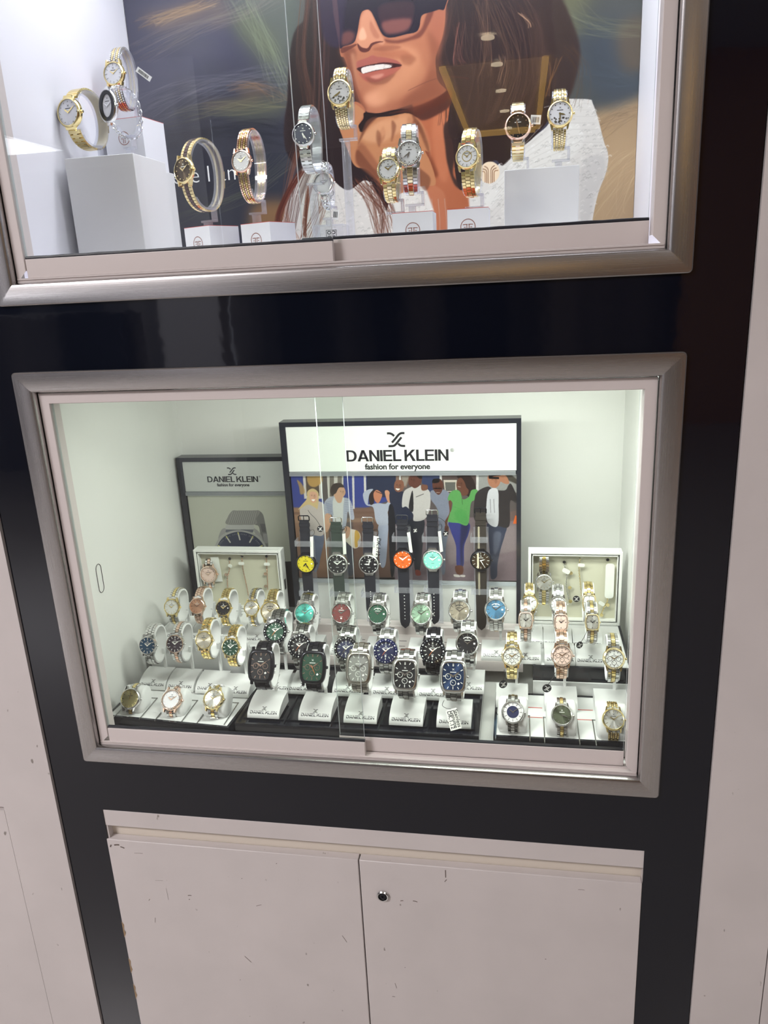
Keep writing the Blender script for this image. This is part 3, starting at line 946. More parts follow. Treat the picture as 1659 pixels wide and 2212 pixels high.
ART_GROUP=[
('p',(92,84,84),1,0,[-33,1789,3610,1769,3616,79,-192,3]),
('p',(58,70,140),1,2,[-11,1778,220,1776,203,1349,499,1349,534,1181,-63,1179]),
('p',(56,68,138),1,2,[856,1773,1679,1768,1660,1349,1121,1183,817,1182]),
('p',(42,50,74),1,2,[1224,1759,1678,1757,1661,1373,1202,1373]),
('p',(150,116,92),1,10,[-61,1203,583,1205,497,17,-167,4]),
('p',(118,92,80),1,10,[971,1206,1608,1208,1553,38,897,25]),
('p',(150,122,100),0.6,8,[-78,1008,1531,1041,1528,981,-85,935]),
('p',(104,78,66),0.6,8,[-67,1130,1536,1148,1534,1113,-72,1082]),
('p',(206,200,194),1,1,[201,1765,518,1763,487,1349,191,1349]),
('p',(84,72,60),1,3,[242,1753,459,1751,444,1397,236,1397]),
('p',(208,202,196),1,1,[588,1763,855,1761,828,1349,582,1349]),
('p',(120,112,104),1,2,[634,1751,704,1750,678,1385,608,1385]),
('p',(120,112,104),1,2,[762,1750,831,1750,807,1385,737,1385]),
('p',(206,202,200),1,1,[992,1760,1026,1760,1000,1182,969,1182]),
('s',(188,150,86),0.9,8,[282,1741,481,1740,509,1634,384,1539,281,1587]),
('s',(188,150,86),0.8,5,[98,1659,175,1587,211,1456,137,1421,123,1540]),
('p',(210,206,202),1,1,[1178,1771,1213,1771,1201,1455,1166,1455]),
('p',(52,62,96),1,2,[2064,1765,2359,1763,2375,1529,2191,1459,2081,1601]),
('p',(128,104,92),1,2,[1687,1767,1916,1766,1838,1531,1676,1531]),
('p',(150,140,130),1,2,[1776,1708,1879,1707,1827,1554,1770,1554]),
('p',(86,72,70),1,3,[2393,1763,2951,1760,2947,1447,2407,1447]),
('p',(196,188,176),1,1,[2412,1646,2615,1646,2611,1459,2430,1459]),
('p',(96,96,92),1,1,[2434,1611,2592,1611,2588,1470,2441,1471]),
('p',(150,150,148),1,3,[2929,1760,3534,1757,3534,1446,2925,1447]),
('p',(70,66,60),1,4,[3260,1758,3392,1757,3523,1642,3523,1573,3260,1689]),
('p',(212,208,206),1,1,[2353,1769,2387,1769,2389,1623,2355,1623]),
('p',(212,208,206),1,1,[2909,1766,2946,1766,2942,1482,2905,1482]),
('p',(212,208,206),1,1,[1733,1772,1762,1772,1756,1637,1729,1637]),
('p',(128,112,118),1,6,[1629,1002,3546,1083,3548,17,1582,-23]),
('p',(150,138,140),0.7,20,[2365,763,3546,941,3547,533,2469,271]),
('p',(110,90,86),1,4,[3368,1130,3546,1178,3546,1013,3390,988]),
('p',(226,108,50),1,1,[3490,1083,3515,1083,3524,953,3457,953]),
('s',(108,118,140),1,2,[288,765,456,767,457,619,392,394,326,166,261,114,258,392]),
('s',(190,182,176),1,2,[105,1180,210,1289,320,1325,494,1277,519,1133,468,767,310,741,133,788,113,985]),
('s',(206,182,132),1,3,[232,1349,254,1468,346,1516,425,1456,427,1337,392,1180,358,1204,242,1252,80,1167,147,1252]),
('s',(216,168,140),1,2,[281,1432,331,1468,400,1444,412,1373,377,1301,328,1283,290,1325]),
('s',(250,245,240),1,1,[309,1337,368,1337,336,1307]),
('s',(66,70,86),1,3,[786,708,926,673,916,126,817,86,789,399]),
('s',(170,174,190),1,2,[518,1289,643,1385,830,1373,943,1313,984,1038,924,1014,884,1134,820,868,645,915,622,1085,515,1084]),
('s',(206,206,206),1,2,[664,1349,830,1373,820,1230,774,892,656,891]),
('s',(206,160,132),1,2,[515,1084,610,1085,586,915,530,804,496,828]),
('s',(206,160,132),1,2,[683,1456,747,1527,841,1538,869,1444,817,1361,789,1289,730,1289,689,1373]),
('s',(58,48,44),1,2,[627,1492,681,1586,798,1603,852,1538,770,1527,717,1444,681,1420,644,1397]),
('s',(226,216,200),1,2,[794,831,960,844,1062,772,1051,588,952,526,828,635,783,672]),
('s',(206,166,80),1,3,[982,820,1050,772,1040,601,966,550]),
('s',(206,160,132),1,2,[821,880,903,868,882,734,821,696]),
('s',(168,176,196),1,2,[1375,932,1515,945,1503,703,1446,260,1363,246,1348,653]),
('s',(176,182,198),1,2,[1146,1420,1220,1491,1312,1502,1250,1420,1219,1278,1241,1254,1381,1278,1496,1267,1555,1314,1610,1255,1571,1160,1524,1136,1526,945,1374,920,1321,1016,1296,1207,1183,1254]),
('s',(46,36,36),1,2,[1236,1373,1288,1467,1369,1490,1330,1396,1312,1278,1253,1254]),
('s',(196,130,100),1,2,[1314,1432,1369,1490,1447,1432,1431,1349,1381,1278,1326,1326]),
('s',(206,150,120),1,2,[1494,1467,1563,1467,1578,1302,1532,1302]),
('l',(20,20,24),1,10,[1357,1467,1441,1432]),
('s',(40,46,66),1,2,[1573,1443,1665,1467,1801,1455,1910,1350,1894,948,1619,946,1607,1184,1566,1302]),
('s',(132,88,70),1,2,[1647,1572,1684,1641,1775,1641,1800,1571,1780,1490,1710,1455,1655,1490]),
('s',(240,236,230),1,1,[1667,1513,1735,1507,1700,1484]),
('s',(26,28,36),1,2,[1536,1160,1629,1172,1626,595,1581,138,1522,125]),
('s',(40,44,54),1,3,[1851,1003,2084,1016,2075,761,1995,163,1923,136,1890,512,1841,758]),
('s',(150,70,56),1,2,[1925,174,1995,163,2005,87,1933,86]),
('s',(196,192,190),1,2,[1755,1220,1788,1447,1895,1530,2046,1565,2158,1506,2206,1412,2182,1173,2096,1016,1932,991,1925,1100,1825,1220]),
('s',(38,38,42),1,2,[1928,1483,1936,1245,1915,1136,1860,1220]),
('s',(98,60,50),1,2,[1878,1660,1927,1742,2030,1753,2085,1706,2058,1577,1975,1518,1919,1542,1874,1578]),
('s',(36,28,28),1,2,[1926,1730,1996,1759,2075,1741,2084,1671,2038,1671,1983,1730]),
('l',(30,30,30),1,8,[1982,1378,2098,1424]),
('s',(120,128,144),1,2,[2323,909,2484,910,2458,764,2417,518,2395,145,2337,144,2312,517]),
('s',(128,134,152),1,2,[2214,1471,2294,1482,2408,1494,2497,1435,2517,1317,2487,1006,2415,885,2323,897,2308,1174,2210,1340]),
('s',(92,56,46),1,2,[2241,1600,2277,1659,2367,1658,2405,1576,2385,1471,2338,1412,2293,1435,2249,1506]),
('s',(24,20,22),1,2,[2235,1612,2265,1664,2350,1664,2343,1612,2275,1594]),
('l',(16,14,16),1,16,[2261,1512,2374,1512]),
('s',(92,56,46),1,2,[2415,909,2473,898,2458,788,2412,776]),
('s',(54,60,128),1,2,[2486,982,2782,960,2779,791,2707,584,2689,262,2585,261,2580,582,2505,825]),
('s',(36,38,70),0.8,10,[2668,947,2782,948,2756,767,2684,571,2678,275,2643,274]),
('s',(46,34,32),1,2,[2616,1692,2673,1738,2773,1738,2861,1656,2903,1482,2834,1364,2723,1447,2704,1599]),
('s',(104,66,52),1,2,[2614,1622,2672,1680,2726,1622,2758,1529,2791,1482,2767,1411,2688,1400,2667,1470,2612,1517]),
('s',(92,158,88),1,2,[2473,1364,2520,1459,2611,1488,2667,1447,2699,1341,2789,1376,2836,1482,2925,1482,2890,1341,2821,1270,2770,936,2623,959,2452,994,2525,1174,2539,1293,2483,1317]),
('s',(72,150,76),0.6,10,[2558,1127,2673,1175,2762,1080,2759,948,2623,983]),
('s',(104,66,52),1,2,[2483,1305,2528,1305,2514,1174,2464,1006,2438,885,2417,982,2490,1126]),
('s',(104,66,52),1,2,[2561,248,2677,250,2675,125,2582,123]),
('s',(220,214,208),1,2,[2535,110,2616,99,2627,67,2546,72]),
('s',(220,214,208),1,2,[2640,99,2709,100,2703,69,2639,74]),
('s',(60,66,86),1,3,[3076,962,3345,916,3334,772,3265,529,3218,284,3206,85,3114,58,3105,405,3085,710]),
('s',(110,116,134),0.7,14,[3165,795,3278,796,3231,529,3163,467]),
('s',(52,48,50),1,2,[2879,1341,2936,1470,3082,1540,3170,1493,3336,1481,3391,1562,3435,1573,3512,1388,3501,1283,3413,1306,3401,916,3233,915,3054,974,2874,1009]),
('s',(206,206,212),1,2,[3098,1481,3226,1493,3241,1247,3222,915,3071,980,3057,1247]),
('s',(172,118,92),1,2,[3078,1679,3128,1736,3249,1735,3276,1655,3248,1562,3182,1516,3104,1563]),
('s',(30,24,26),1,2,[3100,1725,3139,1756,3249,1756,3271,1712,3183,1701,3105,1678]),
('l',(14,14,18),1,30,[3111,1676,3260,1669]),
('s',(172,118,92),1,2,[3260,1701,3348,1712,3402,1597,3347,1579,3260,1632]),
('s',(120,80,64),1,2,[2069,1565,2160,1565,2158,1494,2077,1483]),
('l',(97,75,63),0.9,4,[309,1400,327,1400]),
('l',(97,75,63),0.7,3,[306,1412,329,1414]),
('l',(97,75,63),0.9,4,[355,1400,372,1400]),
('l',(97,75,63),0.7,3,[354,1412,378,1414]),
('l',(151,117,98),0.8,4,[341,1398,344,1376]),
('s',(162,126,105),0.5,4,[363,1412,383,1391,362,1348,353,1376]),
('l',(59,39,31),0.9,4,[1683,1563,1700,1563]),
('l',(59,39,31),0.7,3,[1680,1576,1702,1577]),
('l',(59,39,31),0.9,4,[1729,1563,1746,1563]),
('l',(59,39,31),0.7,3,[1728,1576,1751,1577]),
('l',(92,61,49),0.8,4,[1715,1562,1718,1540]),
('s',(99,66,52),0.5,4,[1736,1576,1756,1554,1736,1511,1728,1540]),
('l',(92,72,59),0.9,4,[787,1463,801,1463]),
('l',(92,72,59),0.7,3,[784,1474,803,1475]),
('l',(92,72,59),0.9,4,[824,1463,838,1463]),
('l',(92,72,59),0.7,3,[823,1474,842,1475]),
('l',(144,112,92),0.8,4,[812,1462,816,1444]),
('s',(154,120,99),0.5,4,[830,1474,847,1456,829,1420,823,1444]),
('l',(44,27,22),0.9,4,[1915,1649,1929,1649]),
('l',(44,27,22),0.7,3,[1912,1660,1930,1661]),
('l',(44,27,22),0.9,4,[1952,1649,1965,1649]),
('l',(44,27,22),0.7,3,[1951,1660,1969,1661]),
('l',(68,42,35),0.8,4,[1940,1648,1944,1631]),
('s',(73,45,37),0.5,4,[1958,1660,1974,1642,1958,1607,1951,1631]),
('l',(41,25,20),0.9,4,[2292,1527,2309,1527]),
('l',(41,25,20),0.7,3,[2289,1540,2311,1541]),
('l',(41,25,20),0.9,4,[2337,1527,2354,1527]),
('l',(41,25,20),0.7,3,[2337,1540,2359,1541]),
('l',(64,39,32),0.8,4,[2324,1526,2328,1504]),
('s',(69,42,34),0.5,4,[2345,1540,2366,1518,2346,1474,2337,1504]),
('l',(46,29,23),0.9,4,[2638,1590,2652,1590]),
('l',(46,29,23),0.7,3,[2635,1600,2653,1601]),
('l',(46,29,23),0.9,4,[2675,1590,2689,1589]),
('l',(46,29,23),0.7,3,[2674,1600,2694,1601]),
('l',(72,46,36),0.8,4,[2664,1588,2668,1570]),
('s',(78,49,39),0.5,4,[2681,1600,2699,1581,2683,1545,2675,1570]),
('l',(77,53,41),0.9,4,[3143,1642,3162,1642]),
('l',(77,53,41),0.7,3,[3138,1656,3163,1659]),
('l',(77,53,41),0.9,4,[3192,1642,3210,1642]),
('l',(77,53,41),0.7,3,[3190,1656,3216,1658]),
('l',(120,82,64),0.8,4,[3177,1640,3182,1616]),
('s',(129,88,69),0.5,4,[3200,1656,3223,1632,3203,1583,3192,1616]),
('l',(110,116,150),0.6,6,[542,1289,574,1085]),
('l',(110,116,150),0.6,6,[530,1289,638,1313]),
('l',(110,116,150),0.6,6,[850,1325,978,1313]),
('l',(110,116,150),0.6,6,[558,1284,586,1085]),
('l',(110,116,150),0.6,6,[528,1260,636,1284]),
('l',(110,116,150),0.6,6,[848,1289,975,1278]),
('l',(110,116,150),0.6,6,[574,1279,598,1085]),
('l',(110,116,150),0.6,6,[526,1231,634,1256]),
('l',(110,116,150),0.6,6,[845,1254,973,1242]),
('l',(110,116,150),0.6,6,[590,1275,610,1085]),
('l',(110,116,150),0.6,6,[524,1203,632,1227]),
('l',(110,116,150),0.6,6,[843,1218,971,1206]),
('l',(110,116,150),0.6,6,[607,1270,622,1085]),
('l',(110,116,150),0.6,6,[522,1174,630,1198]),
('l',(110,116,150),0.6,6,[840,1182,969,1170]),
('l',(110,116,150),0.6,6,[623,1265,634,1085]),
('l',(110,116,150),0.6,6,[519,1145,628,1169]),
('l',(110,116,150),0.6,6,[838,1146,966,1134]),
('l',(110,116,150),0.6,6,[639,1260,645,1085]),
('l',(110,116,150),0.6,6,[517,1116,626,1140]),
('l',(110,116,150),0.6,6,[836,1110,964,1098]),
('l',(240,236,230),0.9,5,[2299,1447,2350,1445]),
('l',(236,230,224),0.9,4,[2629,1541,2669,1535]),
('l',(40,60,36),0.8,6,[2685,1353,2695,1258]),
('l',(36,34,36),0.5,8,[2901,1341,2909,1128]),
('l',(36,34,36),0.5,8,[2980,1341,2988,1128]),
('l',(36,34,36),0.5,8,[3114,1341,3123,1129]),
('l',(36,34,36),0.5,8,[3169,1341,3179,1129]),
('l',(72,150,76),0.7,8,[2560,1222,2673,1175,2763,1139]),
('l',(72,150,76),0.7,8,[2558,1127,2671,1079,2761,1044]),
('l',(72,150,76),0.7,8,[2556,1031,2669,983,2759,948]),
]
ART_WATCH=[
('p',(196,198,184),1,0,[-115,2067,1846,2064,1738,852,-284,821]),
('s',(120,120,118),1,2,[1207,1759,1298,1733,1339,1599,1359,1122,1248,1094,1231,1463,1157,1530]),
('p',(96,96,98),1,1,[1251,1531,1339,1531,1344,1382,1277,1382]),
('p',(150,150,150),1,1,[1287,1354,1361,1355,1364,1177,1283,1177]),
('s',(142,142,138),1,1,[667,1514,681,1636,776,1758,872,1766,1074,1767,1235,1767,1272,1733,1194,1625,1162,1517]),
('p',(186,186,184),1,1,[638,1507,1148,1510,1134,1435,616,1431]),
('p',(110,112,122),1,1,[608,1424,1126,1428,1114,1373,609,1369]),
('s',(160,160,158),1,1,[474,1279,546,1417,618,1445,608,1363,495,1224]),
('s',(160,160,158),1,1,[1135,1448,1210,1395,1267,1286,1259,1204,1140,1367]),
('s',(176,176,172),1,1,[347,1027,471,1251,622,1363,846,1412,1060,1380,1226,1286,1329,1095,1311,845,309,830]),
('s',(62,68,88),1,1,[396,1028,494,1210,631,1322,843,1385,1044,1352,1197,1258,1288,1094,1270,845,365,831]),
('l',(214,212,200),1,24,[841,1364,861,1241]),
('l',(206,200,110),1,20,[841,1364,845,1340]),
('l',(214,212,200),1,24,[621,1294,678,1191]),
('l',(206,200,110),1,20,[621,1294,632,1273]),
('l',(214,212,200),1,24,[1099,1298,1034,1195]),
('l',(206,200,110),1,20,[1099,1298,1086,1278]),
('l',(214,212,200),1,24,[456,1126,534,1078]),
('l',(206,200,110),1,20,[456,1126,472,1117]),
('l',(214,212,200),1,24,[1252,1135,1152,1086]),
('l',(206,200,110),1,20,[1252,1135,1232,1125]),
('l',(200,200,196),1,4,[370,870,385,872]),
('l',(200,200,196),1,4,[372,901,386,902]),
('l',(200,200,196),1,4,[376,931,390,931]),
('l',(200,200,196),1,4,[381,962,396,961]),
('l',(200,200,196),1,4,[399,1022,413,1017]),
('l',(200,200,196),1,4,[411,1050,424,1045]),
('l',(200,200,196),1,4,[426,1080,439,1073]),
('l',(200,200,196),1,4,[441,1108,453,1100]),
('l',(200,200,196),1,4,[479,1160,489,1150]),
('l',(200,200,196),1,4,[500,1185,510,1174]),
('l',(200,200,196),1,4,[522,1207,532,1196]),
('l',(200,200,196),1,4,[547,1230,555,1217]),
('l',(200,200,196),1,4,[598,1269,605,1254]),
('l',(200,200,196),1,4,[625,1286,632,1271]),
('l',(200,200,196),1,4,[654,1301,659,1285]),
('l',(200,200,196),1,4,[683,1314,687,1297]),
('l',(200,200,196),1,4,[743,1335,745,1318]),
('l',(200,200,196),1,4,[774,1342,775,1326]),
('l',(200,200,196),1,4,[805,1348,804,1330]),
('l',(200,200,196),1,4,[835,1351,835,1333]),
('l',(200,200,196),1,4,[897,1351,893,1333]),
('l',(200,200,196),1,4,[926,1349,923,1331]),
('l',(200,200,196),1,4,[956,1343,951,1327]),
('l',(200,200,196),1,4,[985,1337,979,1320]),
('l',(200,200,196),1,4,[1040,1317,1033,1300]),
('l',(200,200,196),1,4,[1066,1305,1057,1288]),
('l',(200,200,196),1,4,[1091,1290,1082,1275]),
('l',(200,200,196),1,4,[1114,1274,1104,1258]),
('l',(200,200,196),1,4,[1156,1236,1145,1223]),
('l',(200,200,196),1,4,[1176,1214,1164,1203]),
('l',(200,200,196),1,4,[1192,1192,1181,1181]),
('l',(200,200,196),1,4,[1208,1168,1196,1158]),
('l',(200,200,196),1,4,[1234,1117,1221,1109]),
('l',(200,200,196),1,4,[1243,1089,1229,1082]),
('l',(200,200,196),1,4,[1251,1061,1237,1055]),
('l',(200,200,196),1,4,[1256,1033,1242,1027]),
('l',(200,200,196),1,4,[1261,974,1246,972]),
('l',(200,200,196),1,4,[1260,943,1246,943]),
('l',(200,200,196),1,4,[1257,914,1243,914]),
('l',(200,200,196),1,4,[1252,883,1238,884]),
('l',(104,104,102),0.7,4,[709,1527,810,1747]),
('l',(196,196,192),0.7,4,[689,1527,788,1747]),
('l',(104,104,102),0.7,4,[746,1528,845,1747]),
('l',(196,196,192),0.7,4,[725,1528,824,1747]),
('l',(104,104,102),0.7,4,[783,1528,881,1747]),
('l',(196,196,192),0.7,4,[762,1528,859,1747]),
('l',(104,104,102),0.7,4,[820,1528,916,1748]),
('l',(196,196,192),0.7,4,[799,1528,894,1748]),
('l',(104,104,102),0.7,4,[856,1528,951,1748]),
('l',(196,196,192),0.7,4,[836,1528,929,1748]),
('l',(104,104,102),0.7,4,[893,1528,986,1748]),
('l',(196,196,192),0.7,4,[873,1528,964,1748]),
('l',(104,104,102),0.7,4,[930,1529,1021,1748]),
('l',(196,196,192),0.7,4,[909,1529,999,1748]),
('l',(104,104,102),0.7,4,[966,1529,1056,1748]),
('l',(196,196,192),0.7,4,[946,1529,1034,1748]),
('l',(104,104,102),0.7,4,[1003,1529,1091,1748]),
('l',(196,196,192),0.7,4,[983,1529,1069,1748]),
('l',(104,104,102),0.7,4,[1039,1529,1126,1748]),
('l',(196,196,192),0.7,4,[1019,1529,1104,1748]),
('l',(104,104,102),0.7,4,[1076,1530,1161,1748]),
('l',(196,196,192),0.7,4,[1056,1529,1139,1748]),
('l',(104,104,102),0.7,4,[1112,1530,1196,1748]),
('l',(196,196,192),0.7,4,[1092,1530,1174,1748]),
('l',(104,104,102),0.7,4,[1149,1530,1231,1749]),
('l',(196,196,192),0.7,4,[1129,1530,1209,1748]),
]
# dial centres (m), case diameter (mm), tilt and turn (degrees)
POS={
'L1a':(0.0507, 0.05, -0.4584, 29.9, 36, 0),
'L1b':(0.113, 0.049, -0.456, 30.0, 44, 0),
'L1c':(0.1748, 0.048, -0.4509, 29.3, 44, 0),
'L2a':(0.0524, 0.115, -0.4096, 27.5, 20, 0),
'L2b':(0.0967, 0.113, -0.4043, 27.0, 20, 0),
'L2c':(0.1425, 0.111, -0.3958, 26.5, 20, 0),
'L2d':(0.1841, 0.105, -0.4026, 26.8, 20, 0),
'L3a':(0.0621, 0.185, -0.3798, 25.7, 20, 0),
'L3b':(0.1041, 0.184, -0.3767, 25.3, 20, 0),
'L3c':(0.1463, 0.183, -0.3782, 25.0, 20, 0),
'L3d':(0.191, 0.182, -0.3767, 23.9, 20, 0),
'L3e':(0.2203, 0.18, -0.3801, 30.1, 20, 0),
'C3a':(0.2627, 0.215, -0.3978, 33.6, 24, 0),
'C3b':(0.3201, 0.215, -0.3962, 33.0, 24, 0),
'C3c':(0.3759, 0.215, -0.3959, 32.4, 24, 0),
'C3d':(0.4413, 0.215, -0.3941, 33.2, 24, 0),
'C3e':(0.4983, 0.215, -0.3876, 33.2, 24, 0),
'C3f':(0.5512, 0.215, -0.3841, 32.6, 24, 0),
'C2a':(0.2399, 0.14, -0.3928, 36.0, 26, 0),
'C2b':(0.2788, 0.125, -0.4071, 34.6, 26, 0),
'C2c':(0.3455, 0.127, -0.4099, 34.6, 26, 0),
'C2d':(0.4016, 0.13, -0.4126, 35.4, 26, 0),
'C2e':(0.467, 0.133, -0.4117, 36.0, 26, 0),
'C2f':(0.5148, 0.14, -0.4021, 33.0, 26, 0),
'C1a':(0.2429, 0.061, -0.4051, 36.4, 26, 0),
'C1b':(0.3149, 0.061, -0.4042, 36.1, 26, 0),
'C1c':(0.3773, 0.061, -0.4029, 34.7, 26, 0),
'C1d':(0.4388, 0.061, -0.4099, 34.7, 26, 0),
'C1e':(0.5016, 0.061, -0.4096, 35.1, 26, 0),
'S1':(0.25, 0.284, -0.344, 32.8, 4, 0),
'S2':(0.3014, 0.284, -0.3437, 34.5, 4, 0),
'S3':(0.3521, 0.284, -0.3435, 33.3, 4, 0),
'S4':(0.4063, 0.284, -0.3347, 33.4, 4, 0),
'S5':(0.4531, 0.284, -0.3346, 33.7, 4, 0),
'S6':(0.5267, 0.284, -0.3347, 32.3, 4, 0),
'R1a':(0.5775, 0.05, -0.4508, 29.0, 40, 0),
'R1b':(0.6384, 0.048, -0.4508, 27.2, 40, 0),
'R1c':(0.7009, 0.047, -0.4526, 27.7, 40, 0),
'R2a':(0.5756, 0.11, -0.4037, 27.9, 24, 0),
'R2b':(0.6404, 0.108, -0.3989, 28.4, 24, 0),
'R2c':(0.7058, 0.105, -0.3993, 28.2, 24, 0),
'R3a':(0.5937, 0.155, -0.3719, 19.9, 24, 0),
'R3b':(0.6409, 0.155, -0.3733, 19.6, 24, 0),
'R3c':(0.6821, 0.155, -0.372, 19.3, 24, 0),
'R4a':(0.5991, 0.205, -0.3685, 24.0, 24, 0),
'R4b':(0.6393, 0.205, -0.3692, 24.3, 24, 0),
'R4c':(0.6817, 0.205, -0.365, 19.5, 24, 0),
'R5':(0.6214, 0.275, -0.3646, 25.9, 8, 0),
'L5':(0.0759, 0.3, -0.372, 30.1, 8, 0),
'U1':(0.0247, 0.17, 0.3032, 35.9, 6, -10),
'U2':(0.04, 0.275, 0.368, 31.3, 6, -5),
'U3':(0.0708, 0.185, 0.3097, 28.4, 6, -14),
'U4':(0.1893, 0.12, 0.2191, 30.5, 6, -22),
'U5':(0.2624, 0.12, 0.2239, 25.4, 6, -8),
'U6':(0.3342, 0.14, 0.2505, 27.4, 6, -4),
'U7':(0.3849, 0.12, 0.286, 28.1, 4, 0),
'U8':(0.3401, 0.2, 0.2025, 27.6, 4, 0),
'U9':(0.4382, 0.11, 0.2017, 26.5, 8, 0),
'U10':(0.4599, 0.13, 0.2197, 29.1, 8, 4),
'U11':(0.5264, 0.12, 0.2101, 26.7, 8, -8),
'U12':(0.5822, 0.2, 0.2495, 31.3, 6, 0),
'U13':(0.631, 0.2, 0.2588, 30.1, 6, 0),
}


# ================================================================== printed pictures (flat prints, drawn here as colour on a fine grid)
def catmull(P, closed=True, sub=6):
    P = np.array(P, float).reshape(-1, 2)
    n = len(P)
    out = []
    rng = range(n) if closed else range(n - 1)
    for i in rng:
        if closed:
            p0, p1, p2, p3 = P[i - 1], P[i], P[(i + 1) % n], P[(i + 2) % n]
        else:
            p0, p1, p2, p3 = P[max(i - 1, 0)], P[i], P[i + 1], P[min(i + 2, n - 1)]
        for k in range(sub):
            t = k / sub
            out.append(.5 * (2 * p1 + (p2 - p0) * t + (2 * p0 - 5 * p1 + 4 * p2 - p3) * t * t + (3 * p1 - 3 * p2 + p3 - p0) * t ** 3))
    if not closed:
        out.append(P[-1])
    return np.array(out)


class Print:
    def __init__(s, wmm, hmm, res):
        s.res = res
        s.W, s.H = int(wmm * res), int(hmm * res)
        s.img = np.zeros((s.H, s.W, 3))
        s.rng = np.random.RandomState(3)

    def px(s, P):
        return np.array(P, float).reshape(-1, 2) * (.1 * s.res)

    def blend(s, mask, x0, y0, col, al):
        h, w_ = mask.shape
        a = (mask * al)[..., None]
        sub = s.img[y0:y0 + h, x0:x0 + w_]
        sub[:] = sub * (1 - a) + np.array(col) / 255. * a

    def poly(s, P, col, al, blur, smooth):
        P = s.px(P)
        if smooth:
            P = catmull(P)
        b = max(0.0, blur * .1 * s.res * .8)
        pad = int(b * 2) + 2
        x0, y0 = np.floor(P.min(0)).astype(int) - pad
        x1, y1 = np.ceil(P.max(0)).astype(int) + pad
        X0, Y0 = max(x0, -pad * 2), max(y0, -pad * 2)
        X1, Y1 = min(x1, s.W + pad * 2), min(y1, s.H + pad * 2)
        if X1 <= X0 or Y1 <= Y0:
            return
        ss = 2 if b < 1.2 else 1
        xs = (np.arange((X1 - X0) * ss) + .5) / ss + X0
        ys = (np.arange((Y1 - Y0) * ss) + .5) / ss + Y0
        m = np.zeros((len(ys), len(xs)), bool)
        Q = np.roll(P, -1, 0)
        for (ax, ay), (bx, by) in zip(P, Q):
            if ay == by:
                continue
            lo, hi = min(ay, by), max(ay, by)
            r = np.nonzero((ys > lo) & (ys <= hi))[0]
            if len(r):
                xc = ax + (ys[r] - ay) * (bx - ax) / (by - ay)
                m[r] ^= xs[None, :] > xc[:, None]
        m = m.astype(float)
        if ss == 2:
            m = (m[::2, ::2] + m[1::2, ::2] + m[::2, 1::2] + m[1::2, 1::2]) / 4
        k = int(round(b))
        if k >= 1:
            for _ in range(2):
                for ax in (0, 1):
                    c = np.cumsum(np.pad(m, [(k + 1, k) if a == ax else (0, 0) for a in (0, 1)], mode='edge'), axis=ax)
                    m = (c[2 * k + 1:] - c[:-2 * k - 1]) / (2 * k + 1) if ax == 0 else (c[:, 2 * k + 1:] - c[:, :-2 * k - 1]) / (2 * k + 1)
        cx0, cy0 = max(0, X0), max(0, Y0)
        m = m[cy0 - Y0:, cx0 - X0:][:max(0, s.H - cy0), :max(0, s.W - cx0)]
        if m.size:
            s.blend(m, cx0, cy0, col, al)

    def stroke(s, P, col, al, wpx):
        """P in pixels"""
        seg = np.linalg.norm(np.diff(P, axis=0), axis=1)
        t = np.concatenate([[0], np.cumsum(seg)])
        n = int(t[-1] * 1.6) + 2
        q = np.stack([np.interp(np.linspace(0, t[-1], n), t, P[:, k]) for k in (0, 1)], 1)
        r = max(wpx / 2, .5)
        k = int(math.ceil(r)) + 1
        x0, y0 = np.floor(q.min(0)).astype(int) - k
        x1, y1 = np.ceil(q.max(0)).astype(int) + k + 1
        m = np.zeros((y1 - y0 + 1, x1 - x0 + 1))
        for dy in range(-k, k + 1):
            for dx in range(-k, k + 1):
                gx = np.floor(q[:, 0]).astype(int) + dx
                gy = np.floor(q[:, 1]).astype(int) + dy
                d = np.hypot(gx + .5 - q[:, 0], gy + .5 - q[:, 1])
                v = np.clip(r + .5 - d, 0, 1)
                np.maximum.at(m, (gy - y0, gx - x0), v)
        cx0, cy0 = max(0, x0), max(0, y0)
        m = m[cy0 - y0:, cx0 - x0:][:max(0, s.H - cy0), :max(0, s.W - cx0)]
        if m.size:
            s.blend(m, cx0, cy0, col, al)

    def draw(s, art):
        for kind, col, al, bl, P in art:
            if kind == 'l':
                s.stroke(s.px(P), col, al, bl * .1 * s.res)
            else:
                s.poly(P, col, al, bl, kind == 's')

    def hair(s, bundles):
        for col, al, wd, n, jit, P in bundles:
            G = catmull(s.px(P), False, 8)
            j = jit * .64 * s.res
            for i in range(n):
                off = s.rng.uniform(-1, 1, 2) * np.array([j, j * .3])
                off2 = s.rng.uniform(-1, 1, 2) * np.array([j, j * .3])
                t = np.linspace(0, 1, len(G))[:, None]
                a, b = sorted(s.rng.uniform(0, 1, 2))
                if b - a < .35:
                    a, b = 0, 1
                Q = G + off * (1 - t) + off2 * t + np.sin(t * s.rng.uniform(3, 8) + s.rng.uniform(0, 6)) * j * .12
                Q = Q[int(a * (len(G) - 2)):int(b * (len(G) - 1)) + 1]
                if len(Q) > 2:
                    f = s.rng.uniform(.75, 1.3)
                    s.stroke(Q, tuple(min(255, c * f) for c in col), al * s.rng.uniform(.5, 1), wd * .1 * s.res * s.rng.uniform(.6, 1.4))

    def grain(s, a, sc):
        g = s.rng.normal(0, a, (s.H // sc + 2, s.W // sc + 2, 1))
        g = np.repeat(np.repeat(g, sc, 0), sc, 1)[:s.H, :s.W]
        s.img = np.clip(s.img + g, 0, 1)

